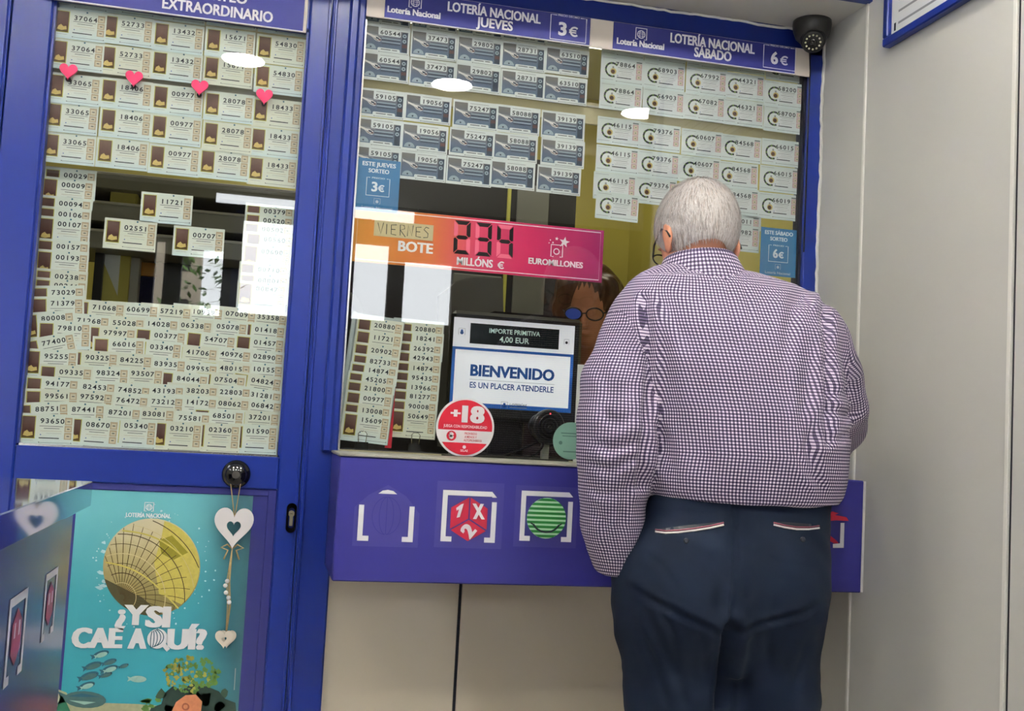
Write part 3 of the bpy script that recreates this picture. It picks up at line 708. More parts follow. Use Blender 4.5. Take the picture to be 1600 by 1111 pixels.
# upper grid of the door: columns of identical numbers
rows = [
 [('37064', 134, 30), ('52733', 208, 38.5), ('13432', 287.5, 50), ('15671', 368, 59), ('54830', 447, 70)],
 [('37064', 130, 77), ('52733', 205, 86), ('13432', 285, 95), ('15671', 365, 103), ('54830', 444, 116)],
 [('33065', 125, 130), ('18406', 206, 138), ('00977', 286, 148), ('28078', 366, 158.5), ('18433', 441, 168.5)],
 [('33065', 121, 175), ('18406', 205, 184), ('00977', 284, 194), ('28078', 364, 205), ('18433', 437.5, 214)],
 [('33065', 117, 222.5), ('18406', 200, 231), ('00977', 281, 241), ('28078', 359, 248.5), ('18433', 434, 259)]]
for j, rw in enumerate(rows):
    for i, (n, x, y) in enumerate(rw):
        up = 'upper' if j in (0,) else 'lower'
        pos = {0: 'upper of the two tickets', 1: 'lower of the two tickets', 2: 'top of the three tickets', 3: 'middle of the three tickets', 4: 'bottom of the three tickets'}[j]
        place('gold', n, x, y, .0060 + .0028 * j + .0005 * i, f'cream lottery ticket, {pos} numbered {n} in the door glass', 'tickets in the upper door glass', 0, .25)
for i, (n, x, y) in enumerate([('37064', 138, -16), ('52733', 212, -8), ('13432', 291, 3), ('15671', 371.5, 12), ('54830', 450.5, 23)]):
    place('gold', n, x, y, .0205 + .0005 * i, f'cream lottery ticket cut off by the frame or sign directly above ticket {n}', 'tickets in the upper door glass', 0, .2)
mat('rail_beige', (196, 186, 150), .3, .4, var=.08, scale=12); mat('rail_grey', (178, 176, 164), .3, .4, var=.08, scale=12)
for x0_, x1_, pt, m_, lb in ((gl, gr, (280, 119), 'rail_grey', 'grey hanging rail behind the pink hearts in the door glass'), (.194, 1.436, (900, 174), 'rail_beige', 'beige hanging rail between the ticket rows of the ticket window')):
    zr = at(*pt, .04).z; q = MB(); q.box(x0_, x1_, .040, .052, zr - .030, zr + .030, m_, .002); q.box(x0_, x1_, .036, .041, zr + .016, zr + .021, 'shelf_lip'); tag(q.build('ticket_rail', loc=((x0_ + x1_) / 2, .046, zr)), lb, 'rail')
# single tickets in the gap of the door glass
for n, x, y in (('11721', 269, 316), ('02551', 212.5, 357), ('00707', 319, 368.5)):
    place('gold', n, x, y, .006, f'cream lottery ticket numbered {n} hanging alone in the open middle of the door glass', 'single tickets in the door glass')
# overlapping column at the hinge side
lc = [('00029', 118, 275), ('00009', 114.5, 290), ('00094', 110.5, 319), ('00106', 109.5, 335.6), ('00107', 108.5, 351), ('00157', 106.5, 386), ('00193', 105.6, 403), ('00238', 104, 433), ('00246', 103, 447)]
for j, (n, x, y) in enumerate(lc):
    place('gold', n, x, y, .0560 - .0012 * j, f'cream lottery ticket numbered {n} in the overlapping column beside the blue door jamb', 'ticket column beside the jamb', 0, .3, .775)
rc = [('00379', 429, 331), ('00520', 428, 345.6), ('00502', 426, 359), ('00560', 429, 375), ('00600', 425, 394), ('00710', 420, 422), ('00801', 420, 439), ('00847', 417, 452)]
for j, (n, x, y) in enumerate(rc):
    place('gold', n, x, y, .0560 - .0012 * j, f'cream lottery ticket numbered {n} in the daylit column near the lock stile', 'ticket column near the lock stile', 0, .3, .775)
# shingled rows at the foot of the door glass
low = [
 [('73029', 99, 457, -5), ],
 [('71379', 98, 474, -5), ('71068', 163, 481, 0), ('60699', 216, 484, 0), ('57219', 268, 487, 0), ('10939', 318, 488, 1), ('07009', 370, 491, 1), ('35358', 419, 496, 2)],
 [('80008', 83, 497, -9), ('71268', 139, 501.5, 0), ('55028', 194, 505, 0), ('14028', 247.5, 506.5, 0), ('06338', 300.6, 509, 1), ('05078', 356, 511, 1), ('01418', 415.6, 516, 2)],
 [('79810', 109, 513, -2), ('97997', 180, 520.6, 0), ('00377', 259, 525, 1), ('54707', 337.5, 531, 2), ('01457', 414, 536, 2)],
 [('77400', 84, 534, -15), ('66016', 194, 538, -1), ('03340', 252.5, 543, 1), ('41706', 309, 551, 2), ('40976', 362, 554, 2), ('02890', 413, 558, 2)],
 [('95255', 88, 557, -1), ('90325', 152, 559, 0), ('84225', 206, 563, 0), ('83935', 259, 569, 1), ('09955', 309, 576, 2), ('48015', 361, 576, 1), ('10155', 412, 577.5, 1)],
 [('09335', 111.5, 582, 0), ('98324', 169, 583, -1), ('93507', 223, 584, 0), ('84044', 294, 592.5, 2), ('07504', 353, 594, 2), ('04824', 410, 596, 5)],
 [('94177', 90, 600, 0), ('82453', 148, 605, 1), ('74852', 203, 610, 2), ('43193', 256, 611, 0), ('38203', 309, 611, 0), ('22803', 361, 613, 0), ('31281', 409, 618, 4)],
 [('99561', 89, 619, -2), ('97592', 144, 620.6, 2), ('76472', 200, 626, 2), ('73212', 255, 628, 0), ('14172', 308, 629, 1), ('08062', 359, 631, 1), ('06842', 410, 634, 3)],
 [('88751', 74, 639, -5), ('87441', 131, 640, -1), ('87201', 188, 645, 1), ('83081', 241, 647, 0), ('75581', 297, 653.5, 1), ('68501', 350, 650, 1), ('37201', 406, 652.5, 0)],
 [('93650', 82, 658, -1), ('08670', 153, 664, 1), ('05340', 212.5, 665.6, 1), ('03210', 284, 670, 0), ('02360', 344, 672, 0), ('01590', 403, 674, 0)]]
for j, rw in enumerate(low):
    for i, (n, x, y, dg) in enumerate(rw):
        tilt = ' tilted' if abs(dg) > 4 else ''
        place('gold', n, x, y, .005 + .0030 * (10 - j) + .00042 * i, f'cream lottery ticket numbered {n},{tilt} in the shingled rows low in the door glass', 'shingled tickets in the lower door glass', dg, .5, .775)

# Thursday tickets
jv = [
 [('60544', 610, 52), ('37473', 684, 61), ('29802', 755.5, 70), ('28731', 824, 79), ('63510', 892, 87)],
 [('60544', 608.5, 95), ('37473', 682, 105.7), ('29802', 753, 113), ('28731', 823, 122.4), ('63510', 889, 131)],
 [('59105', 602.5, 152), ('19056', 675, 160.4), ('75247', 749, 170.5), ('58088', 815, 178), ('39139', 885.5, 187)],
 [('59105', 598.5, 197), ('19056', 670, 206), ('75247', 743.6, 213.7), ('58088', 811, 221), ('39139', 885, 229.5)],
 [('59105', 595, 240.5), ('19056', 667, 250), ('75247', 739, 258), ('58088', 807, 263.5), ('39139', 879, 272)]]
for j, rw in enumerate(jv):
    for i, (n, x, y) in enumerate(rw):
        pos = {0: 'upper of the two', 1: 'lower of the two', 2: 'top of the three', 3: 'middle of the three', 4: 'bottom of the three'}[j]
        place('heli', n, x, y, .006 + .0028 * j + .0005 * i, f'blue helicopter ticket {n}, {pos} so numbered, under the Jueves sign', 'helicopter tickets under the Jueves sign', 0, .25)
for i, (n, x, y) in enumerate([('60544', 612, 9), ('37473', 686, 18), ('29802', 757.5, 27), ('28731', 826, 36), ('63510', 894, 44)]):
    place('heli', n, x, y, .0205 + .0005 * i, f'blue helicopter lottery ticket mostly covered by the Jueves sign, above tickets {n}', 'helicopter tickets under the Jueves sign', 0, .2)
# Saturday tickets
sb = [
 [('78864', 977.5, 102), ('58903', 1043, 111), ('67992', 1109, 120), ('44321', 1168, 127), ('58200', 1230, 140)],
 [('78864', 975.6, 143), ('56903', 1042, 152), ('67082', 1106, 159.5), ('46321', 1166.5, 168), ('58700', 1229, 178.5)],
 [('46115', 972, 197), ('79376', 1036, 206), ('60607', 1102, 215.5), ('84568', 1163, 224), ('66015', 1226, 230.6)],
 [('46115', 970, 241), ('79376', 1034, 249), ('40607', 1098.5, 257), ('84568', 1158, 265.4), ('66015', 1223, 272)],
 [('46115', 966, 283), ('79376', 1030, 290), ('84568', 1159, 305.5), ('66019', 1220.6, 314)]]
seen = {}
for rw in sb:
    for n, x, y in rw: seen[n] = seen.get(n, 0) + 1
cnt = {}
for j, rw in enumerate(sb):
    for i, (n, x, y) in enumerate(rw):
        cnt[n] = cnt.get(n, 0) + 1
        pos = {(1, 1): 'the only one', (1, 2): 'upper of the two', (2, 2): 'lower of the two', (1, 3): 'top of the three', (2, 3): 'middle of the three', (3, 3): 'bottom of the three'}[(cnt[n], seen[n])]
        place('seal', n, x, y, .006 + .0028 * j + .0005 * i, f'pale seal ticket {n}, {pos} so numbered, under the Sábado sign', 'seal tickets under the Sábado sign', 0, .25)
for i, (n, x, y) in enumerate([('78864', 979, 61), ('58903', 1045, 70), ('67992', 1111, 79), ('44321', 1170, 86), ('58200', 1232, 99)]):
    place('seal', n, x, y, .0205 + .0005 * i, f'pale lottery ticket mostly covered by the Sábado sign, above ticket {n}', 'seal tickets under the Sábado sign', 0, .2)
place('seal', '37115', 970, 314, .0052, 'pale lottery ticket with round seal numbered 37115 hanging lowest under ticket 46115', 'seal tickets under the Sábado sign', 1)
for j, (n, x, y) in enumerate([('97104', 1163, 329), ('96011', 1161, 346), ('94982', 1160, 363)]):
    place('seal', n, x, y, .0260 - .0012 * j, f'pale ticket ending in {n[-3:]} partly behind the head of the man in checked shirt', 'seal tickets under the Sábado sign')

# ---------------------------------------------------------------- ticket boards standing on the sill
def board(cols, label, y, edge):
    (tx, ty), (bx, by) = cols[0][1:], cols[-1][1:]
    a = at(tx, ty, y); e = at(bx, by, y); ang = math.atan2(a.x - e.x, a.z - e.z)
    mid = (a + e) / 2; ln = (a - e).length
    q = MB(); u0 = X(NUMPOS['gold'][0])
    q.box(-TW / 2 - .012 - u0, TW / 2 + .003 - u0, .008, .011, -ln / 2 - .058, ln / 2 + .025, 'acrylic_grey', .0008)
    if edge: q.box(-TW / 2 - .014 - u0, -TW / 2 - .003 - u0, -.004, .0105, -ln / 2 - .056, ln / 2 + .027, 'acrylic_grey', .0008)
    o = q.build('ticket_board'); o.location = mid; o.rotation_euler = (0, ang, 0)
    tag(o, label, 'ticket board', 'ticket boards on the sill')
    return ang
c1 = [('20880', 601, 510), ('11721', 599, 529), ('20902', 596, 549), ('82733', 594, 566), ('14874', 591, 580), ('45205', 587.5, 594), ('21800', 585.5, 608), ('00977', 584, 624), ('13008', 581, 642.5), ('15609', 580, 657.5)]
c2 = [('20880', 664.5, 515), ('18241', 665, 529.5), ('26392', 662, 545.5), ('42943', 661, 560), ('14874', 660, 576), ('95435', 659, 591), ('13966', 657, 606), ('81277', 656, 620), ('90008', 654, 635.5), ('50649', 653, 651)]
TWs, THs = TW, TH
for ci, (cl, y0, nm) in enumerate(((c1, .055, 'board with the grey edge'), (c2, .085, 'board beside the customer screen'))):
    # the boards lean back, so their tickets are a little smaller in view
    ang = board(cl, ('leaning clear board full of tickets with a grey edge, beside the window post', 'clear board full of tickets between the grey edged board and the screen')[ci], y0 + .004, ci == 0)
    for j, (n, x, y) in enumerate(cl):
        place('gold', n, x, y, y0 + .004 - .0006 * j, f'cream lottery ticket numbered {n}, {ORD[j]} down the {nm}', 'tickets on the sill boards', math.degrees(ang) * .8, .3, .775)
def binder_clip(px, py, y, label):
    p = at(px, py, y); r = empty('binder_clip', (p.x, y, p.z)); tag(r, label, 'clip', 'binder clips on the ticket boards')
    part('jaw', lambda q: q.prism([(p.x - .017, p.z - .011), (p.x + .017, p.z - .011), (p.x + .016, p.z + .009), (p.x - .016, p.z + .009)], y - .004, y + .004, 'black_matte'), r)
    part('handle', lambda q: q.tube([(p.x - .009, y - .005, p.z + .006), (p.x - .011, y - .009, p.z + .030), (p.x - .006, y - .010, p.z + .036), (p.x + .006, y - .010, p.z + .036), (p.x + .011, y - .009, p.z + .030), (p.x + .009, y - .005, p.z + .006)], .0011, 'steel', 6), r, True)
binder_clip(565, 696, .040, 'black binder clip at the foot of the grey edged board')
binder_clip(648, 698, .064, 'black binder clip at the foot of the board beside the screen')
q = MB(); a = at(616, 605, .072); e = at(606, 700, .072); q.add([(a.x - .008, .072, a.z), (a.x + .004, .072, a.z), (e.x + .009, .072, e.z), (e.x - .008, .072, e.z), (a.x - .008, .075, a.z), (a.x + .004, .075, a.z), (e.x + .009, .075, e.z), (e.x - .008, .075, e.z)], [(0, 1, 2, 3), (7, 6, 5, 4), (0, 4, 5, 1), (1, 5, 6, 2), (2, 6, 7, 3), (3, 7, 4, 0)], 'red_sign')
tag(q.build('red_card'), 'narrow red card edge showing between the two ticket boards', 'card')

# ---------------------------------------------------------------- hearts, banner, stickers
for i, (x, y) in enumerate([(107, 113), (209.5, 124), (312, 138), (413, 152)]):
    p = at(x, y, -.008); r = empty('heart_magnet', (p.x, -.004, p.z))
    tag(r, ['pink heart magnet on the door glass nearest the jamb', 'second pink heart magnet from the jamb, over ticket 18406', 'third pink heart magnet from the jamb, over ticket 00977', 'pink heart magnet on the door glass nearest the lock'][i], 'magnet', 'pink hearts across the door glass')
    part('heart', lambda q: q.prism(heart(p.x, p.z, .041, .039, 36), -.013, -.0075, 'pink_heart'), r)
    part('peg', lambda q: q.lathe([(.006, 0), (.006, .0045)], (p.x, -.003, p.z - .016), (0, -1, 0), 'black_matte', 14), r)

YB_ = .0042
bl = at(549, 363, YB_); br = at(942, 401, YB_)
bz1 = at(746, 341, YB_).z; bz0 = at(746, 425, YB_).z
ramp_mat('banner_print', [(0, (200, 136, 48)), (.3, (210, 116, 62)), (.48, (212, 62, 100)), (.7, (198, 36, 94)), (1, (152, 18, 94))], 0, bl.x - (bl.x + br.x) / 2, br.x - (bl.x + br.x) / 2, .4, .3)
mat('led_seg', (32, 24, 26), .5, .3); mat('led_off', (232, 112, 140), .5, .3); mat('slip_paper', (206, 192, 152), .6, .3)
bn = empty('jackpot_banner', ((bl.x + br.x) / 2, YB_, bz0)); tag(bn, 'orange to magenta Euromillones banner announcing a jackpot of 234 million', 'banner')
part('sheet', lambda q: q.box(.1975, br.x, YB_, YB_ + .0008, bz0, bz1, 'banner_print'), bn)
yb = YB_ - .00025
q = MB(); q.strip([(bl.x + .014, bz0 + .0065), (br.x - .009, bz0 + .0065), (br.x - .009, bz1 - .0065), (bl.x + .014, bz1 - .0065)], .0022, yb, 'white_ink', True)
T(q, 'BOTE', 649.5, 386.5, 54, 15, 'white_ink', yb, .02, .5); T(q, 'MILLÓNS', 742, 410, 56, 11.5, 'white_ink', yb, .016, .35); T(q, 'EUROMILLONES', 868.5, 411, 85, 8.6, 'white_ink', yb, .02, .3)
p = at(784, 414.5, yb); q.euro(p.x, p.z, yb, .018, 'white_ink', .2)
square_logo(q, 870, 392, 18, yb, 'white_ink', 1.6, False)
p = at(869.5, 393, yb); q.strip([(p.x + .0075 * math.cos(a), p.z + .0075 * math.sin(a)) for a in np.linspace(0, 2 * math.pi, 18, endpoint=False)], .0026, yb, 'white_ink', True)
def star(q, px, py, r, y, m):
    p = at(px, py, y); k = (at(px + 50, py, y).x - at(px - 50, py, y).x) / 100 * r
    q.poly([(p.x + k * (1 if i % 2 == 0 else .42) * math.sin(math.radians(36 * i + 8)), p.z + k * (1 if i % 2 == 0 else .42) * math.cos(math.radians(36 * i + 8))) for i in range(10)], y, m)
star(q, 882, 378.5, 8.5, yb, 'white_ink'); star(q, 870, 373, 3, yb, 'white_ink')
for x, y, r_ in ((860, 375, 1.2), (864, 379, 1.5), (858, 379.5, 1), (876, 384, 1)): pq = at(x, y, yb); q.disc(pq.x, pq.z, yb, r_ * .0016, 'white_ink', 8)
q.build('lettering', bn)
SEG = {'2': 'abged', '3': 'abgcd', '4': 'fgbc'}
for i, chd in enumerate('234'):
    q = MB(); p = at(722 + i * 33.5, 371 + i * 3.3, yb); k = (at(772, 371, yb).x - at(672, 371, yb).x) / 100; w_, h_ = 26 * k, 52 * k; t_ = 6.2 * k; sk = -.02
    def seg(nm):
        on = nm in SEG[chd]; m = 'led_seg' if on else 'led_off'; g_ = 1.0 * k
        if nm in 'agd':
            z_ = {'a': h_ / 2 - t_ / 2, 'g': 0, 'd': -h_ / 2 + t_ / 2}[nm]
            ins = 2.5 * k if nm != 'g' else 1.5 * k
            s_ = {'a': 1, 'g': 0, 'd': -1}[nm]
            if s_: pts_ = [(-w_ / 2 + g_, z_ + s_ * t_ / 2), (w_ / 2 - g_, z_ + s_ * t_ / 2), (w_ / 2 - t_ - g_ * .3, z_ - s_ * t_ / 2), (-w_ / 2 + t_ + g_ * .3, z_ - s_ * t_ / 2)]
            else: pts_ = [(-w_ / 2 + t_ * .4 + g_, 0), (-w_ / 2 + t_ + g_, t_ / 2), (w_ / 2 - t_ - g_, t_ / 2), (w_ / 2 - t_ * .4 - g_, 0), (w_ / 2 - t_ - g_, -t_ / 2), (-w_ / 2 + t_ + g_, -t_ / 2)]
        else:
            sx = 1 if nm in 'bc' else -1; sz = 1 if nm in 'bf' else -1
            xo, xi = sx * w_ / 2, sx * (w_ / 2 - t_)
            pts_ = [(xo, sz * (h_ / 2 - g_ * 1.2)), (xi, sz * (h_ / 2 - t_ - g_)), (xi, sz * (t_ / 2 + g_)), (sx * (w_ / 2 - t_ * .45), sz * g_), (xo, sz * g_ * 2)]
        q.poly([(p.x + x + z * sk, p.z + z) for x, z in pts_], yb, m)
    for nm in 'abcdefg': seg(nm)
    o = q.build('digit', bn); o['label'] = f'seven segment figure {chd} in black'
pl = at(631, 360, .003)
sl = empty('paper_slip', (pl.x, .0036, pl.z)); tag(sl, 'tan paper slip with VIERNES handwritten, stuck on the Euromillones banner', 'paper slip')
kx = (at(681, 360, .003).x - at(581, 360, .003).x) / 100
part('sheet', lambda q: q.box(pl.x - 46.5 * kx, pl.x + 46.5 * kx, .0036, .0039, pl.z - 12.5 * kx, pl.z + 12.5 * kx, 'slip_paper'), sl)
HAND = {'V': [[(0, 1), (.5, 0), (.85, 1.05)]], 'I': [[(.15, .95), (.2, 0)]], 'E': [[(.9, .95), (.1, .9), (.15, .05), (.9, .0)], [(.1, .5), (.75, .5)]], 'R': [[(.15, 0), (.1, 1), (.7, .95), (.8, .65), (.15, .5), (.95, -.1)]],
        'N': [[(.1, 0), (.15, 1), (.75, .05), (.9, 1.05)]], 'S': [[(.9, .9), (.45, 1), (.15, .75), (.8, .4), (.75, .05), (.1, .0)]]}
q = MB()
for i, chd in enumerate('VIERNES'):
    x0 = pl.x + (-41 + [0, 13, 20, 34, 46, 59, 71][i]) * kx; w_ = (10.5 if chd != 'I' else 6) * kx; h_ = 17 * kx
    for st in HAND[chd]: q.strip([(x0 + u * w_, pl.z - h_ / 2 + v * h_) for u, v in st], 1.15 * kx, .00335, 'dark_ink')
q.build('lettering', sl)

def price_sticker(px0, px1, py0, py1, day, num, label, y):
    xm, ym = (px0 + px1) / 2, (py0 + py1) / 2; a = at(px0, ym, y); e = at(px1, ym, y); z1 = at(xm, py0, y).z; z0 = at(xm, py1, y).z
    r = empty('price_sticker', ((a.x + e.x) / 2, y, z0)); tag(r, label, 'sticker', 'blue draw stickers inside the glass')
    part('sheet', lambda q: q.box(a.x, e.x, y, y + .0006, z0, z1, 'sticker_blue'), r)
    q = MB(); w_, h_ = e.x - a.x, z1 - z0; xc = (a.x + e.x) / 2; yy = y - .0003
    q.text('ESTE ' + day, xc, z1 - h_ * .10, yy, w_ * .78, h_ * .075, 'cream_sign_text', .016, .0003); q.text('SORTEO', xc, z1 - h_ * .225, yy, w_ * .48, h_ * .075, 'cream_sign_text', .016, .0003)
    bx0, bx1, bz0_, bz1_ = xc - w_ * .27, xc + w_ * .27, z0 + h_ * .30, z0 + h_ * .64
    q.strip([(bx0 + .008, bz1_), (bx0, bz1_), (bx0, bz0_), (bx1, bz0_), (bx1, bz1_), (bx1 - .008, bz1_)], .0018, yy, 'cream_sign_text')
    q.text(num, xc - w_ * .08, (bz0_ + bz1_) / 2, yy, w_ * .13, h_ * .17, 'cream_sign_text', .024, .0006); q.euro(xc + w_ * .10, (bz0_ + bz1_) / 2 - h_ * .02, yy, h_ * .12, 'cream_sign_text', .22)
    q.text('PRECIO', xc, bz1_, yy, w_ * .3, h_ * .03, 'cream_sign_text', .01)
    q.strip([(xc - .005, z0 + h_ * .15), (xc - .008, z0 + h_ * .15), (xc - .008, z0 + h_ * .25), (xc + .008, z0 + h_ * .25), (xc + .008, z0 + h_ * .15), (xc + .005, z0 + h_ * .15)], .001, yy, 'grey_white'); q.disc(xc, z0 + h_ * .19, yy, .004, 'grey_white', 14)
    q.text('Lotería Nacional', xc, z0 + h_ * .07, yy, w_ * .7, h_ * .05, 'grey_white', .012)
    q.build('lettering', r)
price_sticker(557, 624, 249, 331, 'JUEVES', '3', 'blue sticker reading Este Jueves Sorteo 3€ under ticket 59105', .0038)
price_sticker(1188, 1244, 357, 432, 'SÁBADO', '6', 'blue sticker reading Este Sábado Sorteo 6€ beside the blue window frame', .0045)

# round +18 sign
p = at(727, 668, -.006); k = (at(777, 668, -.006).x - at(677, 668, -.006).x) / 100; R_ = 45.5 * k
zc = max(p.z, 1.0895 + R_ * .93); yy = -.0064
r = empty('age_sign', (p.x, -.004, zc - R_)); tag(r, 'round red and white +18 sign in front of the glass, on the counter edge', 'sign')
cut = lambda z: max(z, 1.0895)
def dsc(q, rr, y, m, lo=-9, hi=9, n=64):
    pts_ = []
    for i in range(n):
        a_ = 2 * math.pi * i / n; z_ = zc + rr * math.sin(a_)
        x_ = p.x + rr * math.cos(a_)
        zz = min(max(z_, zc + lo * R_), zc + hi * R_); 
        if zz != z_: x_ = p.x + math.copysign(math.sqrt(max(0, rr * rr - (zz - zc) ** 2)), math.cos(a_))
        pts_.append((x_, cut(zz)))
    return pts_
part('disc', lambda q: q.prism(dsc(q, R_, 0, 0), -.0062, -.0034, 'white_ink'), r)
q = MB(); q.poly(dsc(q, R_ * .93, 0, 0, -.10, 9), yy, 'red_sign'); q.poly(dsc(q, R_ * .93, 0, 0, -9, -.52), yy, 'red_sign')
q.disc(p.x - R_ * .46, zc - R_ * .30, yy, R_ * .17, 'red_sign', 24)
q.build('print', r)
q = MB(); y2 = yy - .0004
q.text('+', p.x - R_ * .36, zc + R_ * .46, y2, R_ * .3, R_ * .3, 'white_ink', .03, .0018); q.text('18', p.x + R_ * .25, zc + R_ * .45, y2, R_ * .72, R_ * .52, 'white_ink', .03, .0028)
q.text('JUEGA CON RESPONSABILIDAD', p.x, zc + R_ * .03, y2, R_ * 1.5, R_ * .09, 'white_ink', .015)
for i, s_ in enumerate(('PROHIBIDO', 'A MENOS Y', 'AUTOPROHIBIDOS')): q.text(s_, p.x + R_ * (.02 + .18 + (.08 if i == 2 else 0)), zc - R_ * (.20 + .115 * i), y2, R_ * (.42 if i < 2 else .62), R_ * .07, 'red_sign', .012)
hx_, hz_ = p.x - R_ * .46, zc - R_ * .32
q.disc(hx_, hz_ - R_ * .02, y2, R_ * .075, 'white_ink', 14)
for a_, l_ in ((-62, .10), (-24, .14), (-4, .15), (16, .14), (36, .12)):
    ca, sa = math.sin(math.radians(a_)), math.cos(math.radians(a_)); q.strip([(hx_, hz_ - R_ * .02), (hx_ + ca * l_ * R_, hz_ + sa * l_ * R_)], R_ * .035, y2, 'white_ink')
q.disc(p.x, zc - R_ * .66, y2, R_ * .06, 'white_ink', 14); q.text('SELAE', p.x, zc - R_ * .78, y2, R_ * .26, R_ * .07, 'white_ink', .012)
q.build('lettering', r)

# ---------------------------------------------------------------- customer screen, speaker and bits on the sill
YM = .20
def quadpt(px, py): return at(px, py, YM)
A, B_, Cc, D = quadpt(706, 492), quadpt(896, 512), quadpt(894, 648), quadpt(706, 632)
x0, x1 = (A.x + D.x) / 2, (B_.x + Cc.x) / 2; z1 = (A.z + B_.z) / 2; z0 = (D.z + Cc.z) / 2
sc_ = empty('customer_screen', ((x0 + x1) / 2, YM + .05, 1.083)); tag(sc_, 'black framed customer display welcoming in Spanish behind the window glass', 'screen')
part('housing', lambda q: (q.box(x0 - .004, x1 + .024, YM + .0008, YM + .045, z0 - .034, z1 + .020, 'black_plastic', .010),), sc_)
part('rear_shroud', lambda q: q.prism([(x0 + .02, z0), (x1, z0), (x1 + .012, z1 - .02), (x1 - .02, z1 + .028), (x0 + .12, z1 + .028), (x0 + .02, z1 - .01)], YM + .03, YM + .11, 'black_matte'), sc_)
part('stand', lambda q: (q.box((x0 + x1) / 2 - .05, (x0 + x1) / 2 + .05, YM + .035, YM + .06, 1.083, z0 - .02, 'black_plastic', .004), q.box((x0 + x1) / 2 - .15, (x0 + x1) / 2 + .15, YM - .01, YM + .12, 1.083, 1.095, 'black_plastic', .004)), sc_)
W_, H_ = x1 - x0, z1 - z0; zs_ = z1 - H_ * .33
def pan(q):
    q.quad(x0, x1, zs_, z1, YM, 'screen_white'); q.quad(x0, x1, z0, zs_ - H_ * .0, YM, 'screen_blue'); q.quad(x0 + W_ * .025, x1 - W_ * .025, z0 + H_ * .05, zs_ - H_ * .03, YM - .0003, 'screen_white')
    q.quad(x0 + W_ * .135, x1 - W_ * .13, zs_ + H_ * .045, z1 - H_ * .055, YM - .0003, 'screen_black')
part('screen', pan, sc_)
q = MB(); y2 = YM - .0007; xc = (x0 + x1) / 2
q.text('IMPORTE PRIMITIVA', xc, z1 - H_ * .125, y2, W_ * .42, H_ * .05, 'screen_text', .014); q.text('4,00 EUR', xc, z1 - H_ * .215, y2, W_ * .245, H_ * .06, 'screen_text', .016)
zl = z0 + (zs_ - z0) * .62
q.text('BIENVENIDO', xc, zl, y2, W_ * .69, H_ * .118, 'screen_navy', .03, .0006); q.quad(xc - W_ * .35, xc + W_ * .35, zl - H_ * .105, zl - H_ * .101, y2, 'grey_ink')
q.text('ES UN PLACER ATENDERLE', xc, zl - H_ * .165, y2, W_ * .69, H_ * .062, 'screen_navy', .02)
q.text('LOTERÍAS', xc + W_ * .06, zl - H_ * .365, y2, W_ * .14, H_ * .032, 'dark_ink', .01); q.quad(xc - .003, xc + W_ * .13, zl - H_ * .395, zl - H_ * .388, y2, 'grey_ink')
def shield(cx, cz, s):
    q.strip([(cx - s, cz - s), (cx - s, cz + s), (cx + s, cz + s), (cx + s, cz - s)], s * .12, y2, 'grey_ink'); q.disc(cx, cz - s * .3, y2, s * .55, 'screen_navy', 14); q.disc(cx, cz + s * .3, y2 + .0001, s * .4, 'screen_blue', 14)
shield(xc - W_ * .055, zl - H_ * .37, .009); shield(x0 + W_ * .068, z1 - H_ * .16, .009)
xx, zz_ = x1 - W_ * .065, z1 - H_ * .19; q.strip([(xx - .007, zz_ - .007), (xx - .007, zz_ + .007), (xx + .007, zz_ + .007), (xx + .007, zz_ - .007)], .001, y2, 'grey_ink'); q.disc(xx, zz_ - .002, y2, .004, 'dark_ink', 12)
q.build('lettering', sc_)

YSP = .075
p = at(855, 667, YSP); r = empty('counter_speaker', (p.x, YSP + .02, 1.083)); tag(r, 'round black speaker on a short stand in front of the customer screen', 'speaker')
ax = Vector((.22, -1, -.05)).normalized(); k = .047
part('housing', lambda q: q.lathe([(.0, -.075), (.022, -.072), (.032, -.05), (.036, -.03), (.034, -.028), (.0385, -.018), (.0365, -.016), (.042, -.006), (.0475, .0), (.0475, .010), (.043, .015), (.039, .013)], p, ax, 'black_plastic', 40), r, True)
part('grille', lambda q: (q.lathe([(.0395, .0125), (.0, .0135)], p, ax, 'black_matte', 40), [q.lathe([(.010 * j + .0005, .0138), (.010 * j + .003, .0150), (.010 * j + .0055, .0138)], p, ax, 'black_plastic', 32) for j in range(4)]), r, True)
part('indicator', lambda q: q.ell(tuple(p + ax * .015 + Vector((0, 0, .036))), (.0022, .0022, .0022), 'led_red', 12, 8), r)
part('stand', lambda q: (q.box(p.x - .008, p.x + .012, YSP + .012, YSP + .03, 1.089, p.z - .02, 'shelf_grey', .002), q.box(p.x - .06, p.x + .06, YSP - .02, YSP + .06, 1.083, 1.090, 'black_matte', .002)), r)
cb = MB(); pts = [at(842, 690, .10), at(815, 702, .09), at(790, 712, .075), at(800, 716, .05), at(830, 713, .035), at(846, 700, .045), at(850, 688, .08)]
sm = []
for i in range(len(pts) - 1):
    for f_ in np.linspace(0, 1, 6, endpoint=False):
        a0, a1, a2, a3 = pts[max(i - 1, 0)], pts[i], pts[i + 1], pts[min(i + 2, len(pts) - 1)]
        sm.append(.5 * ((2 * a1) + (a2 - a0) * f_ + (2 * a0 - 5 * a1 + 4 * a2 - a3) * f_ ** 2 + (3 * a1 - a0 - 3 * a2 + a3) * f_ ** 3))
sm = [Vector((v.x, v.y, max(v.z, 1.088))) for v in sm] + [pts[-1]]
cb.tube(sm, .0034, 'black_matte', 8); tag(cb.build('speaker_cable', smooth=True), 'thin black cable looping across the sill below the round speaker', 'cable')
cb = MB(); cb.tube([at(690, 708, .03) * 1, at(760, 713, .028), at(846, 716, .03)], .003, 'black_matte', 8)
for i, v in enumerate(cb.v): cb.v[i] = (v[0], v[1], v[2] - (at(690, 708, .03).z - 1.088))
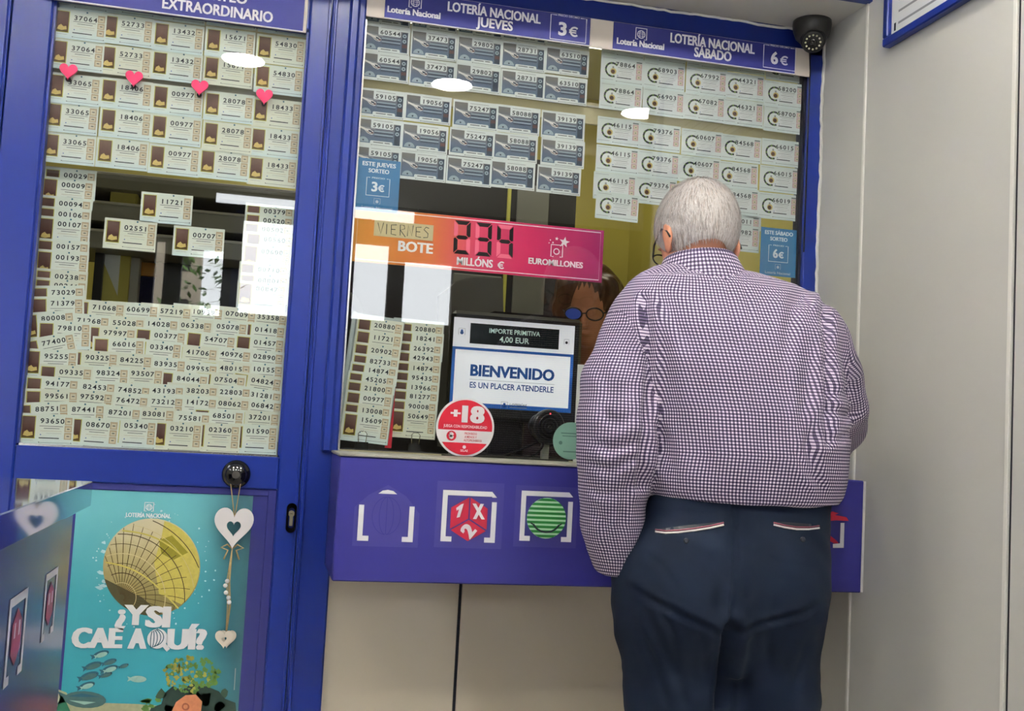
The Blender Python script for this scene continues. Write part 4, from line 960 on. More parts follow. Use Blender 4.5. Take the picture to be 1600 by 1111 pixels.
tag(cb.build('sill_cable', smooth=True), 'black cable lying along the glass foot behind the +18 sign', 'cable')
p = at(892, 689, -.0036); r = empty('round_sticker', (p.x, -.0036, p.z - .05)); tag(r, 'pale green round sticker low on the glass, half behind the sleeve', 'sticker')
part('sheet', lambda q: q.prism([(p.x + .049 * math.cos(a), max(1.0895, p.z + .049 * math.sin(a))) for a in np.linspace(0, 2 * math.pi, 48, endpoint=False)], -.0042, -.0034, 'sticker_green'), r)
q = MB(); q.disc(p.x - .028, p.z - .006, -.0046, .005, 'green_dark_ink', 12); q.quad(p.x - .028, p.x + .02, p.z + .018, p.z + .021, -.0046, 'green_dark_ink'); q.quad(p.x - .024, p.x + .02, p.z + .011, p.z + .0135, -.0046, 'green_dark_ink'); q.quad(p.x - .02, p.x + .02, p.z - .030, p.z - .027, -.0046, 'green_dark_ink'); q.build('print', r)
p = at(912, 598, .16); q = MB(); q.box(p.x - .02, p.x + .07, .160, .161, 1.083, at(912, 570, .16).z, 'paper_white'); tag(q.build('paper_sheet'), 'white paper sheet standing between the screen and the man in the checked shirt', 'paper')

# ---------------------------------------------------------------- inside the booth
def shelf_bar(px, py0, py1, x0, x1, y):
    return at(px, py0, y).z, at(px, py1, y).z
YSH = .62
su = empty('shelf_unit', (-.35, YSH, 0)); tag(su, 'grey shelving with dark openings seen through the middle of the door glass', 'shelf')
sx0, sx1 = -.78, .24
for (px, t_, b_) in ((200, 273, 297), (200, 319, 349), (200, 363, 392)):
    zt, zb = at(px, t_, YSH).z, at(px, b_, YSH).z
    part('shelf', lambda q: (q.box(sx0, sx1, YSH, YSH + .3, zb, zt, 'shelf_grey', .002), q.box(sx0, sx1, YSH - .004, YSH + .02, zt - .006, zt + .002, 'shelf_lip', .001)), su)
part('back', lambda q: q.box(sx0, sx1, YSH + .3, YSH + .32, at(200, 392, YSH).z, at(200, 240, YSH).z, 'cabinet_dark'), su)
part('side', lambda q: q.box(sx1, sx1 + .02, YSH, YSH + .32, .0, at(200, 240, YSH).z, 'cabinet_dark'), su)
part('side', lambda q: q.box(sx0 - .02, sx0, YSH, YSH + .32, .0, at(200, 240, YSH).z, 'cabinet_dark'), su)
zA = at(200, 319, YSH).z
a, e = at(172, 305, YSH + .05), at(215, 305, YSH + .05)
q = MB(); q.box(a.x, e.x, YSH + .05, YSH + .25, zA + .003, zA + .055, 'yellow_wall', .004); tag(q.build('yellow_folder'), 'yellow folder box lying on the grey shelf above ticket 02551', 'folder')
YD = .66
def slab(px0, px1, y, z0, z1, m, th=.02):
    a, e = at(px0, 430, y), at(px1, 430, y); q = MB(); q.box(a.x, e.x, y, y + th, z0, z1, m, .001); return q
zt = at(200, 393, YSH).z
q = slab(146, 160, .70, .9, zt, 'cabinet_dark', .1); tag(q.build('dark_post'), 'dark cabinet edge below the grey shelves beside the ticket column', 'cabinet')
q = slab(158, 202, .72, 0, zt, 'yellow_wall', .02); a, e = at(160, 430, .718), at(186, 430, .718)
o = tag(q.build('yellow_poster'), 'yellow poster with a white diagonal sheet, below ticket 02551', 'poster')
q = MB(); zq = at(175, 400, .718).z; q.poly([(a.x, zt), (e.x, zt), (e.x, zq - .12), (a.x, zq - .02)], .7195, 'paper_white'); q.build('sheet', o)
q = slab(200, 217, .74, 0, zt, 'shelf_lip', .05); tag(q.build('grey_post'), 'light grey post below the shelves, beside the yellow poster', 'post')
q = slab(219, 243, .80, 0, at(228, 432, .80).z, 'navy_cloth', .05); tag(q.build('navy_jacket'), 'dark navy garment hanging under the orange box behind the door glass', 'garment')
q = slab(219, 242, .80, at(228, 431, .80).z, at(228, 410, .80).z, 'orange_thing', .08); tag(q.build('orange_box'), 'orange box above the navy garment behind the door glass', 'box')
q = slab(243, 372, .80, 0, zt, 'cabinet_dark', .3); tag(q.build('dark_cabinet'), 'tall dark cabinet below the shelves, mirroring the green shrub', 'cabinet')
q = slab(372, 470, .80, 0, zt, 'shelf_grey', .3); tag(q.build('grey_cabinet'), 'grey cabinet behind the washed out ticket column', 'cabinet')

YK = 1.05
a, e = at(615, 300, YK), at(900, 330, YK)
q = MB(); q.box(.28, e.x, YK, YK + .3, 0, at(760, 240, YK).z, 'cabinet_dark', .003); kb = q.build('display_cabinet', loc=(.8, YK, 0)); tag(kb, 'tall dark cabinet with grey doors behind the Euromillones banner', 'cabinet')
q = MB(); a2, e2 = at(706, 470, YK - .01), at(782, 470, YK - .01); q.box(a2.x, e2.x, YK - .012, YK, at(745, 505, YK).z, at(745, 430, YK).z, 'screen_grey', .002); q.build('door', kb)
q = MB(); a2, e2 = at(800, 470, YK - .01), at(850, 470, YK - .01); q.box(a2.x, e2.x, YK - .012, YK, at(825, 520, YK).z, at(825, 290, YK).z, 'screen_grey', .002); q.build('door', kb)
q = MB(); a2, e2 = at(788.5, 400, YK - .01), at(793, 400, YK - .01); q.box(a2.x, e2.x, YK - .02, YK, 1.0, at(795, 285, YK).z, 'pic_border', .001); q.build('edge_strip', kb)
# big curved grey case of the clerk's terminal, behind the screen
q = MB(); pts_ = [(710, 700), (710, 452), (722, 441), (745, 434), (795, 436), (800, 700)]
q.prism([(at(x, y, .68).x - .02, max(1.04, at(x, y, .68).z)) for x, y in pts_], .68, .90, 'screen_grey'); tag(q.build('sales_terminal'), 'grey case of the sales terminal rising behind the customer screen', 'terminal')
q = MB(); q.box(.30, .76, .66, .98, 1.0, 1.04, 'desk_beige', .004), q.box(.32, .72, .70, .95, 0, 1.0, 'cabinet_dark'); tag(q.build('clerk_desk'), 'beige desk of the clerk inside the booth', 'desk')
p = at(548, 520, .30)
bg = empty('black_bag', (p.x, .30, 1.04)); tag(bg, 'black rounded bag with a yellow curved handle, half behind the window post', 'bag')
part('body', lambda q: q.ell((p.x - .015, .30, p.z), (.055, .05, .115), 'black_matte'), bg, True)
part('handle', lambda q: q.tube([(p.x + .015 + .02 * math.cos(t), .243, p.z - .005 + .03 * math.sin(t)) for t in np.linspace(1.2, 4.6, 14)], .004, 'pic_border', 6), bg, True)
# paper notices on the yellow back wall
for i, (a0, a1, b0, b1, m, lb) in enumerate([(993, 1060, 328, 372, 'screen_grey', 'grey notice on the yellow wall beside the head of the man'), (988, 1042, 384, 452, 'slip_paper', 'yellowish price list on the back wall beside the ear of the man')]):
    y = 1.612; pa, pb = at(a0, (b0 + b1) / 2, y), at(a1, (b0 + b1) / 2, y)
    q = MB(); q.box(pa.x, pb.x, y, 1.62, at((a0 + a1) / 2, b1, y).z, at((a0 + a1) / 2, b0, y).z, m); o = tag(q.build('wall_notice'), lb, 'notice')
    q = MB()
    for k_ in range(6): zz = at((a0 + a1) / 2, b0 + (b1 - b0) * (.15 + k_ * .13), y).z; q.quad(pa.x + .01, pb.x - .02 - .01 * (k_ % 3), zz, zz + .004, y - .0008, 'mid_ink')
    q.build('lettering', o)

# ---------------------------------------------------------------- security camera, wall picture
p = atz(1262, 38, ZS); cx, cy_ = 1.412, -.075
r = empty('security_camera', (cx, cy_, ZS)); tag(r, 'dark grey dome security camera on the soffit in the corner', 'camera')
part('base', lambda q: q.lathe([(.0, 0), (.052, 0), (.053, -.010), (.051, -.026), (.044, -.046), (.030, -.060), (.0, -.062)], (cx, cy_, ZS), (0, 0, 1), 'charcoal_dome', 40), r, True)
ec = Vector((cx - .002, cy_ - .012, ZS - .052)); ax = Vector((-.38, -.72, -.58)).normalized()
eb = part('eyeball', lambda q: (q.ell(tuple(ec), (.036, .036, .036), 'charcoal_dome'), q.lathe([(.031, .020), (.031, .036), (.026, .038), (.0, .036)], ec, ax, 'black_plastic', 36)), r, True)
u_ = ax.cross(Vector((0, 0, 1))).normalized(); v_ = ax.cross(u_)
part('lens', lambda q: q.lathe([(.0105, .037), (.0105, .040), (.007, .041), (.0, .0395)], ec, ax, 'black_gloss', 24), eb, True)
for k_ in range(12):
    a_ = 2 * math.pi * k_ / 12; pc = ec + ax * .0375 + u_ * (.0195 * math.cos(a_)) + v_ * (.0195 * math.sin(a_))
    part('infrared_diode', lambda q: q.ell(tuple(pc), (.0028, .0028, .0028), 'led_white', 10, 6), eb, True)
q = MB(); q.tube([(1.428, -.05, ZS - .04), (1.434, -.026, ZS - .07), (1.4375, -.0235, ZS - .12), (1.4375, -.0235, 1.70)], .0022, 'black_matte', 6); tag(q.build('camera_cable', smooth=True), 'thin dark cable running down the window frame below the security camera', 'cable')

zf = atx(1380, 75, XW - .02).z; yf0 = atx(1380, 75, XW - .02).y
r = empty('picture_frame', (XW - .012, yf0 - .45, zf)); tag(r, 'blue framed notice on the pale side wall, only its lower corner in view', 'picture frame')
fw = .022
def frame(q):
    x0, x1 = XW - .024, XW - .0005; y1, y0 = yf0, yf0 - .9; z0, z1 = zf, zf + .40
    q.box(x0, x1, y0, y1, z0, z0 + fw, 'blue_frame', .003); q.box(x0, x1, y0, y1, z1 - fw, z1, 'blue_frame', .003); q.box(x0, x1, y1 - fw, y1, z0 + fw, z1 - fw, 'blue_frame', .003); q.box(x0, x1, y0, y0 + fw, z0 + fw, z1 - fw, 'blue_frame', .003)
part('frame', frame, r)
part('notice_sheet', lambda q: q.box(XW - .012, XW - .001, yf0 - .9 + fw, yf0 - fw, zf + fw, zf + .40 - fw, 'paper_white'), r)
q = MB()
for k_ in range(8):
    zz = zf + fw + .022 + k_ * .03; q.add([(XW - .0124, yf0 - fw - .03, zz), (XW - .0124, yf0 - .7 + .05 * (k_ % 3), zz), (XW - .0124, yf0 - .7 + .05 * (k_ % 3), zz + .006), (XW - .0124, yf0 - fw - .03, zz + .006)], [(0, 1, 2, 3)], 'grey_ink')
q.add([(XW - .0124, yf0 - fw - .012, zf + fw + .01), (XW - .0124, yf0 - fw - .02, zf + fw + .01), (XW - .0124, yf0 - fw - .02, zf + fw + .03), (XW - .0124, yf0 - fw - .012, zf + fw + .03)], [(0, 1, 2, 3)], 'dark_ink')
q.build('lettering', r)

# ---------------------------------------------------------------- underwater poster on the door
YP = -.0095
pr = at(396, 772, YP).x; ptz = at(270, 769, YP).z; plx = at(112, 880, YP).x
S = (at(290, 900, YP).x - at(190, 900, YP).x) / 100
PCX = (pr + plx) / 2; PB = .28; ballz = at(237, 886, YP).z
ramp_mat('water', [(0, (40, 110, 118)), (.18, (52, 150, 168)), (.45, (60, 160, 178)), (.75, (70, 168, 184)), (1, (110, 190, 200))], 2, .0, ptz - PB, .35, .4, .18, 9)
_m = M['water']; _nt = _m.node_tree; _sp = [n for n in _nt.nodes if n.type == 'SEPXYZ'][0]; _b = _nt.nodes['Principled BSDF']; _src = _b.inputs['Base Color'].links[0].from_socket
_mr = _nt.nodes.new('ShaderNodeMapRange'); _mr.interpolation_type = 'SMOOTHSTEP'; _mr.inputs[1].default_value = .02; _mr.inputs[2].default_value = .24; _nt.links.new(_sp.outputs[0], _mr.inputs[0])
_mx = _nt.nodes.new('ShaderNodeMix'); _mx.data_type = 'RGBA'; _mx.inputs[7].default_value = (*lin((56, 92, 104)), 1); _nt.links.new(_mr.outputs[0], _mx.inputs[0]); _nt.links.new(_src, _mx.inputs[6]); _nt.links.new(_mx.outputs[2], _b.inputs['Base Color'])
ramp_mat('water_dark', [(0, (44, 84, 96)), (1, (58, 96, 106))], 2, 0, ptz - PB, .35, .4, .2, 12)
for nm, rgb in dict(ball_base=(182, 168, 122), ball_olive=(150, 142, 44), ball_yellow=(204, 190, 96), ball_dark=(74, 70, 44), net=(70, 56, 24), rim_pale=(206, 192, 142), foam=(190, 220, 226), fish_dark=(40, 92, 110), fish_pale=(160, 196, 184), fish_grey=(72, 104, 104), coral_green=(96, 134, 64), coral_yel=(168, 166, 76), reef_dark=(36, 56, 50), reef_mid=(58, 80, 62), sand=(176, 178, 142), octo=(208, 134, 96), octo_d=(160, 92, 66), weed=(44, 110, 84)).items(): mat(nm, rgb, .4, .35, var=.22, scale=90)
ramp_mat('ball_base', [(0, (92, 86, 54)), (.35, (150, 138, 84)), (.75, (192, 178, 128)), (1, (214, 204, 168))], 2, ballz - PB - .12, ballz - PB + .12, .4, .35, .25, 40)
po = empty('underwater_poster', (PCX, YP, PB)); tag(po, 'underwater poster with a netted golden ball and the words ¿Y si cae aquí?', 'poster')
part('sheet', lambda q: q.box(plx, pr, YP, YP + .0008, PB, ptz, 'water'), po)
q = MB()
def PX_(x, y): p = at(x, y, YP); return (p.x, p.z)
def PL(pts, m, lv): q.poly([PX_(*p) for p in pts], YP - .00025 - .00022 * lv, m)
def BL(cx, cy, r, m, lv, n=14, jag=.18, ry=None):
    rr_ = FR; PL([(cx + r * (1 + rr_.uniform(-jag, jag)) * math.cos(2 * math.pi * i / n), cy + (ry or r) * (1 + rr_.uniform(-jag, jag)) * math.sin(2 * math.pi * i / n)) for i in range(n)], m, lv)
for k_ in range(60):
    a_ = FR.uniform(0, 6.28); rr_ = FR.uniform(74, 100); x_, y_ = 237 + rr_ * math.cos(a_), 885 + rr_ * math.sin(a_)
    if x_ > 125: BL(x_, y_, FR.uniform(.5, 1.8), 'foam', 1, 6, .3)
for k_ in range(9): BL(168 + FR.uniform(-14, 10), 850 + k_ * 9 + FR.uniform(-5, 5), FR.uniform(3, 8), 'foam', 0, 9, .45, 3)
def ballpt(u, v):   # unit disc of the printed ball
    return (237 + 76 * u, 886 + 76 * v)
PL([ballpt(math.cos(a), math.sin(a)) for a in np.linspace(0, 2 * math.pi, 48, endpoint=False)], 'ball_base', 2)
PL([ballpt(.98 * math.cos(a), .98 * math.sin(a)) for a in np.linspace(-1.3, .9, 20)] + [ballpt(.15, .55), ballpt(.05, -.1), ballpt(.2, -.6)], 'ball_yellow', 3)
PL([ballpt(.15, -.55), ballpt(.42, -.65), ballpt(.75, -.3), ballpt(.45, -.15), ballpt(.2, -.28)], 'ball_olive', 4)
PL([ballpt(math.cos(a), math.sin(a)) for a in np.linspace(1.55, 2.9, 18)] + [ballpt(-.55, .45), ballpt(-.2, .62), ballpt(.0, .8)], 'ball_dark', 4)
def SL(pts, w_, m, lv): q.strip([PX_(*p) for p in pts], w_ * S, YP - .00025 - .00022 * lv, m)
for k_ in range(22):   # radiating net threads from the lower-left pole, clipped to the ball
    a_ = math.radians(-112 + k_ * 8.0); pts_ = []
    for t_ in np.linspace(.06, 1.9, 22):
        u = -.62 + t_ * math.cos(a_) * (1 - .12 * t_); v = .62 + t_ * math.sin(a_) + .10 * t_ * t_
        if u * u + v * v > .985: break
        pts_.append(ballpt(u, v))
    if len(pts_) > 2: SL(pts_, .9, 'net', 6)
for k_ in range(8):
    r_ = .3 + k_ * .2; pts_ = []
    for a_ in np.linspace(-2.0, .9, 40):
        u = -.62 + r_ * math.cos(a_); v = .62 + r_ * math.sin(a_)
        if u * u + v * v < .985: pts_.append(ballpt(u, v))
    if len(pts_) > 2: SL(pts_, 1.3 if k_ % 2 else .8, 'net' if k_ % 3 else 'rim_pale', 7)
for c0, c1 in (((-.95, -.1), (.55, .85)), ((-.6, -.75), (.98, .1))):
    SL([ballpt(c0[0] + (c1[0] - c0[0]) * t_, c0[1] + (c1[1] - c0[1]) * t_ - .22 * math.sin(math.pi * t_)) for t_ in np.linspace(0, 1, 16)], 2.4, 'ball_yellow', 8)
# shoal, big fish, reef, octopus
def fish(cx, cy, l, m, a=-.25, lv=3):
    h_ = l * .2; ca, sa = math.cos(a), math.sin(a)
    body = [(l * .5 * math.cos(t_), h_ * math.sin(t_)) for t_ in np.linspace(-2.7, 2.7, 16)] + [(-l * .66, h_ * .8), (-l * .58, 0), (-l * .66, -h_ * .8)]
    PL([(cx + u * ca - v * sa, cy + u * sa + v * ca) for u, v in body], m, lv)
for i, (cx, cy, l) in enumerate([(158, 1022, 26), (172, 1034, 22), (146, 1040, 28), (172, 1045, 26), (140, 1056, 30), (166, 1054, 20), (136, 1071, 26), (194, 1040, 15)]): fish(cx, cy, l, 'fish_dark', -.3, 3); fish(cx + 1, cy + 1.0, l * .72, 'fish_pale' if i % 3 == 0 else 'fish_grey', -.3, 4); BL(cx + l * .38, cy - l * .12, .9, 'reef_dark', 5, 6, .1)
fish(216, 1061, 26, 'fish_pale', .02, 3)
PL([(75, 1111), (88, 1076), (104, 1082), (112, 1095), (150, 1098), (215, 1100), (300, 1107), (372, 1111), (372, 1140), (70, 1140)], 'sand', 2)
fish(133, 1093, 66, 'fish_grey', .06, 4); PL([(105, 1088), (128, 1083), (158, 1089), (132, 1089)], 'fish_dark', 5); PL([(108, 1094), (150, 1097), (132, 1101)], 'fish_pale', 5)
PL([(88, 1111), (95, 1085), (104, 1098), (110, 1111)], 'weed', 4)
PL([(222, 1140), (236, 1106), (252, 1100), (258, 1082), (270, 1072), (284, 1078), (300, 1068), (322, 1072), (342, 1080), (352, 1092), (368, 1098), (372, 1140)], 'reef_dark', 3)
for k_ in range(16): BL(FR.uniform(250, 362), FR.uniform(1080, 1115), FR.uniform(4, 9), 'reef_mid', 3, 9, .35)
for k_ in range(150):
    a_ = FR.uniform(0, 6.28); r_ = math.sqrt(FR.random()); cx_, cy2 = 300 + 44 * r_ * math.cos(a_), 1054 + 28 * r_ * math.sin(a_); BL(cx_, cy2, FR.uniform(1.5, 4), 'coral_yel' if FR.random() < .75 - (cx_ - 260) / 110 else 'coral_green', 4 + k_ % 4, 8, .6)
for k_ in range(8): BL(FR.uniform(220, 250), FR.uniform(1092, 1108), FR.uniform(4, 9), 'coral_green', 4, 9, .4, 3)
PL([(262, 1140), (268, 1112), (275, 1097), (290, 1086), (306, 1085), (316, 1096), (314, 1111), (318, 1140)], 'octo', 7); BL(290, 1104, 6, 'octo_d', 8, 12, .05); BL(290, 1104, 3.6, 'octo', 9, 12, .05)
SL([(368, 1044), (366, 1078)], 1.4, 'grey_ink', 3)
q.build('print', po)
q = MB(); y2 = YP - .0032
T(q, '¿Y', 206, 961, 48, 30, 'white_ink', y2, .027, 1.8); T(q, 'SI', 247, 964, 35, 31, 'white_ink', y2, .027, 2.4)
T(q, 'CAE', 152, 997, 76, 30, 'white_ink', y2, .027, 2.2); T(q, 'A', 215, 998, 26, 30, 'white_ink', y2, .027, 2.2); T(q, 'UÍ?', 292, 999, 58, 30, 'white_ink', y2, .027, 2.2)
pq = at(246, 998, y2); R_ = 16 * S
q.disc(pq.x, pq.z, y2, R_, 'white_ink', 32); q.poly([(pq.x + R_ * .3, pq.z - R_ * .5), (pq.x + R_ * .6, pq.z - R_ * .2), (pq.x + R_ * 1.3, pq.z - R_ * 1.0), (pq.x + R_ * 1.0, pq.z - R_ * 1.3)], y2 - .0002, 'white_ink')
for u in (-.75, -.35, .05, .45, .8): q.strip([(pq.x - R_ * .5 + (u * .9 + .5) * R_ * math.sin(t_) * .9, pq.z + R_ * .9 * math.cos(t_) + u * .15 * R_) for t_ in np.linspace(.35, 2.8, 12)], 1.3 * S, y2 - .0004, 'fish_dark')
q.build('lettering', po); q = MB()
T(q, 'LOTERÍA NACIONAL', 232, 805.5, 70, 6.5, 'white_ink', y2, .016, .2); square_logo(q, 233, 792, 14, y2, 'white_ink', 1.4)
q.build('logo', po)

# wooden heart charm hanging from the knob
YH = -.030
ch = empty('heart_charm', (at(365, 826, YH).x, YH, at(365, 1000, YH).z)); tag(ch, 'white wooden heart charm on a jute cord hanging from the door knob', 'ornament')
hc = at(365, 826, YH); hw, hh = 63 * S, 68 * S
part('heart', lambda q: q.ring_prism(heart(hc.x, hc.z, hw, hh, 60), heart(hc.x, hc.z - .001, hw * .36, hh * .38, 60), YH - .007, YH + .005, 'wood_white'), ch)
kx_, kz_ = at(369, 741, YH).x, at(369, 741, YH).z
part('hanging_loop', lambda q: (q.tube([(hc.x, YH, hc.z + hh * .28), (hc.x - .004, YH + .002, hc.z + hh * .5), (kx_ - .013, YH - .006, kz_ - .012), (kx_, YH - .006, kz_ + .0225), (kx_ + .013, YH - .006, kz_ - .012), (hc.x + .003, YH + .002, hc.z + hh * .5), (hc.x, YH - .002, hc.z + hh * .25)], .0014, 'jute', 6)), ch, True)
bz = hc.z - hh * .48
part('bow', lambda q: [q.tube([(hc.x, YH, bz), (hc.x + sx * .012, YH - .004, bz + .010), (hc.x + sx * .026, YH, bz + .002), (hc.x + sx * .010, YH - .002, bz - .004), (hc.x + sx * .018, YH, bz - .026)], .0022, 'jute', 6) for sx in (-1, 1)], ch, True)
z2 = at(353, 999, YH).z; x2 = at(353, 999, YH).x
cord = part('cord', lambda q: [q.tube([(hc.x, YH, bz), (hc.x - .003 + dx, YH, bz - .08), (x2 + dx + .002, YH, z2 + .08), (x2 + dx * .3, YH, z2 + .02)], .0014, 'jute', 6) for dx in (-.004, 0, .003)], ch, True)
for (x, y) in ((355, 908), (352, 915), (357, 934), (358, 941), (353, 926)):
    pb_ = at(x, y, YH - .003); part('bead', lambda q: q.ell(tuple(pb_), (.0052, .0052, .0052), 'wood_white', 14, 10), ch, True)
sm_ = at(352, 999, YH)
part('small_heart', lambda q: q.ring_prism(heart(sm_.x - .003, sm_.z, 29 * S, 29 * S, 50), heart(sm_.x - .003, sm_.z, 8 * S, 9 * S, 50), YH - .006, YH, 'wood_cream'), ch)
part('small_heart', lambda q: q.ring_prism(heart(sm_.x + .004, sm_.z - .001, 29 * S, 29 * S, 50), heart(sm_.x + .004, sm_.z - .001, 8 * S, 9 * S, 50), YH + .001, YH + .007, 'wood_cream'), ch)

# ---------------------------------------------------------------- people: smooth fields turned into one continuous surface
class Field:
    def __init__(s, lo, hi, h):
        s.lo = np.array(lo, float); s.h = h
        s.n = np.ceil((np.array(hi) - s.lo) / h).astype(int) + 1
        s.D = np.full(s.n, .2, np.float32)
        s.ax = [s.lo[i] + np.arange(s.n[i]) * h for i in range(3)]
    def _sub(s, lo, hi, m):
        a = np.clip(np.floor((np.array(lo) - m - s.lo) / s.h).astype(int), 0, s.n); b = np.clip(np.ceil((np.array(hi) + m - s.lo) / s.h).astype(int) + 1, 0, s.n)
        sl = tuple(slice(a[i], b[i]) for i in range(3))
        return sl, np.meshgrid(*[s.ax[i][sl[i]] for i in range(3)], indexing='ij')
    def put(s, fn, lo, hi, k=.02, m=.06):
        sl, (X, Y, Z_) = s._sub(lo, hi, m)
        if X.size == 0: return
        d = fn(X, Y, Z_); o = s.D[sl]
        if k <= 0: s.D[sl] = np.minimum(o, d); return
        h = np.clip(.5 + .5 * (o - d) / k, 0, 1); s.D[sl] = o * (1 - h) + d * h - k * h * (1 - h)
    def cut(s, fn, lo, hi, k=.01, m=.06):
        sl, (X, Y, Z_) = s._sub(lo, hi, m)
        if X.size == 0: return
        d = -fn(X, Y, Z_); o = s.D[sl]
        h = np.clip(.5 - .5 * (o - d) / k, 0, 1); s.D[sl] = o * (1 - h) + d * h + k * h * (1 - h)
    def cone(s, a, b, ra, rb, k=.02):
        a, b = np.array(a, float), np.array(b, float); d = b - a; L2 = max(1e-9, d @ d)
        def fn(X, Y, Z_):
            t = np.clip(((X - a[0]) * d[0] + (Y - a[1]) * d[1] + (Z_ - a[2]) * d[2]) / L2, 0, 1)
            return np.sqrt((X - a[0] - t * d[0]) ** 2 + (Y - a[1] - t * d[1]) ** 2 + (Z_ - a[2] - t * d[2]) ** 2) - (ra + (rb - ra) * t)
        r = max(ra, rb); s.put(fn, np.minimum(a, b) - r, np.maximum(a, b) + r, k)
    def chain(s, pts, k=.015, k0=None):
        for i in range(len(pts) - 1): s.cone(pts[i][0], pts[i + 1][0], pts[i][1], pts[i + 1][1], (k0 if (i == 0 and k0) else k))
    def ball(s, c, r, R=None, k=.02, cut=False, p=2.0):
        c = np.array(c, float); r = np.array(r, float); Rm = np.eye(3) if R is None else np.array(R)
        def fn(X, Y, Z_):
            q = [(X - c[0]) * Rm[i][0] + (Y - c[1]) * Rm[i][1] + (Z_ - c[2]) * Rm[i][2] for i in range(3)]
            g = (np.abs(q[0] / r[0]) ** p + np.abs(q[1] / r[1]) ** p + np.abs(q[2] / r[2]) ** p) ** (1 / p)
            return (g - 1) * r.min()
        e = r.max(); (s.cut if cut else s.put)(fn, c - e, c + e, k)
    def stack(s, rows, k=.02, p=2.3):
        """rows (z, cx, cy, rx, ry): a trunk of elliptical sections"""
        rows = sorted(rows); A = np.array(rows)
        def fn(X, Y, Z_):
            z1 = Z_[0, 0, :]; P = [np.interp(z1, A[:, 0], A[:, i])[None, None, :] for i in range(1, 5)]
            g = (np.abs((X - P[0]) / P[2]) ** p + np.abs((Y - P[1]) / P[3]) ** p) ** (1 / p)
            d = (g - 1) * np.minimum(P[2], P[3])
            return np.maximum(d, np.maximum(A[0, 0] - Z_, Z_ - A[-1, 0]))
        lo = (min(A[:, 1] - A[:, 3]), min(A[:, 2] - A[:, 4]), A[0, 0]); hi = (max(A[:, 1] + A[:, 3]), max(A[:, 2] + A[:, 4]), A[-1, 0])
        s.put(fn, lo, hi, k)
    def mesh(s, smooth=2):
        D = s.D; nx, ny, nz = D.shape
        C8 = {}
        for c in range(8): dx, dy, dz = c & 1, c >> 1 & 1, c >> 2; C8[c] = D[dx:nx - 1 + dx, dy:ny - 1 + dy, dz:nz - 1 + dz]
        ins = sum((C8[c] < 0).astype(np.int8) for c in range(8)); mixed = (ins > 0) & (ins < 8)
        idx = np.argwhere(mixed); ii = tuple(idx.T)
        val = np.stack([C8[c][ii] for c in range(8)], 1); acc = np.zeros((len(idx), 3)); cnt = np.zeros(len(idx))
        off = np.array([(c & 1, c >> 1 & 1, c >> 2) for c in range(8)], float)
        for a in range(8):
            for bit in (1, 2, 4):
                if a & bit: continue
                b = a | bit; va, vb = val[:, a], val[:, b]; x = (va < 0) != (vb < 0); t = np.where(x, va / np.where(x, va - vb, 1), 0)
                acc += np.where(x[:, None], off[a] + t[:, None] * (off[b] - off[a]), 0); cnt += x
        V = (idx + acc / cnt[:, None]) * s.h + s.lo
        vid = np.full(mixed.shape, -1, np.int64); vid[ii] = np.arange(len(idx))
        Q = []
        S = D < 0
        for ax in range(3):
            o = [0, 0, 0]; o[ax] = 1
            A = S[:nx - o[0], :ny - o[1], :nz - o[2]]; B = S[o[0]:, o[1]:, o[2]:]
            e = np.argwhere(A != B); b_, c_ = [(1, 2), (2, 0), (0, 1)][ax]
            ok = (e[:, b_] > 0) & (e[:, c_] > 0) & (e[:, b_] < D.shape[b_] - 1) & (e[:, c_] < D.shape[c_] - 1); e = e[ok]
            f = []
            for (u, v) in ((1, 1), (0, 1), (0, 0), (1, 0)):
                g = e.copy(); g[:, b_] -= u; g[:, c_] -= v; f.append(vid[g[:, 0], g[:, 1], g[:, 2]])
            f = np.stack(f, 1); flip = ~A[tuple(e.T)]; f[flip] = f[flip][:, ::-1]; Q.append(f)
        Q = np.concatenate(Q); Q = Q[(Q >= 0).all(1)]
        for _ in range(smooth): V = lap(V, Q, .5)
        return V, Q

def lap(V, Q, w, mask=None):
    a = np.concatenate([Q[:, i] for i in range(4)]); b = np.concatenate([Q[:, (i + 1) % 4] for i in range(4)])
    n = len(V); c = np.bincount(a, minlength=n) + np.bincount(b, minlength=n)
    m = np.stack([(np.bincount(a, V[b, i], n) + np.bincount(b, V[a, i], n)) / np.maximum(c, 1) for i in range(3)], 1)
    d = (m - V) * w
    if mask is not None: d *= mask[:, None]
    return V + d

def normals(V, Q):
    n = np.cross(V[Q[:, 2]] - V[Q[:, 0]], V[Q[:, 3]] - V[Q[:, 1]]); N = np.zeros_like(V)
    for i in range(4):
        for k in range(3): N[:, k] += np.bincount(Q[:, i], n[:, k], len(V))
    return N / np.maximum(1e-12, np.linalg.norm(N, axis=1))[:, None]

def skin(name, V, Q, m, parent, uv=None, fm=None):
    off = Vector((0, 0, 0)); p = parent
    while p is not None: off += p.location; p = p.parent
    V = V - np.array(off)
    me = bpy.data.meshes.new(name)
    me.from_pydata(V.tolist(), [], Q.tolist())
    for x in ([m] if isinstance(m, str) else m): me.materials.append(M[x])
    me.polygons.foreach_set('use_smooth', [True] * len(me.polygons))
    if fm is not None: me.polygons.foreach_set('material_index', fm)
    if uv is not None:
        l = me.uv_layers.new(name='cloth'); l.data.foreach_set('uv', np.asarray(uv, np.float32).ravel())
    me.update(); o = bpy.data.objects.new(name, me); COL.objects.link(o); o.parent = parent
    return o

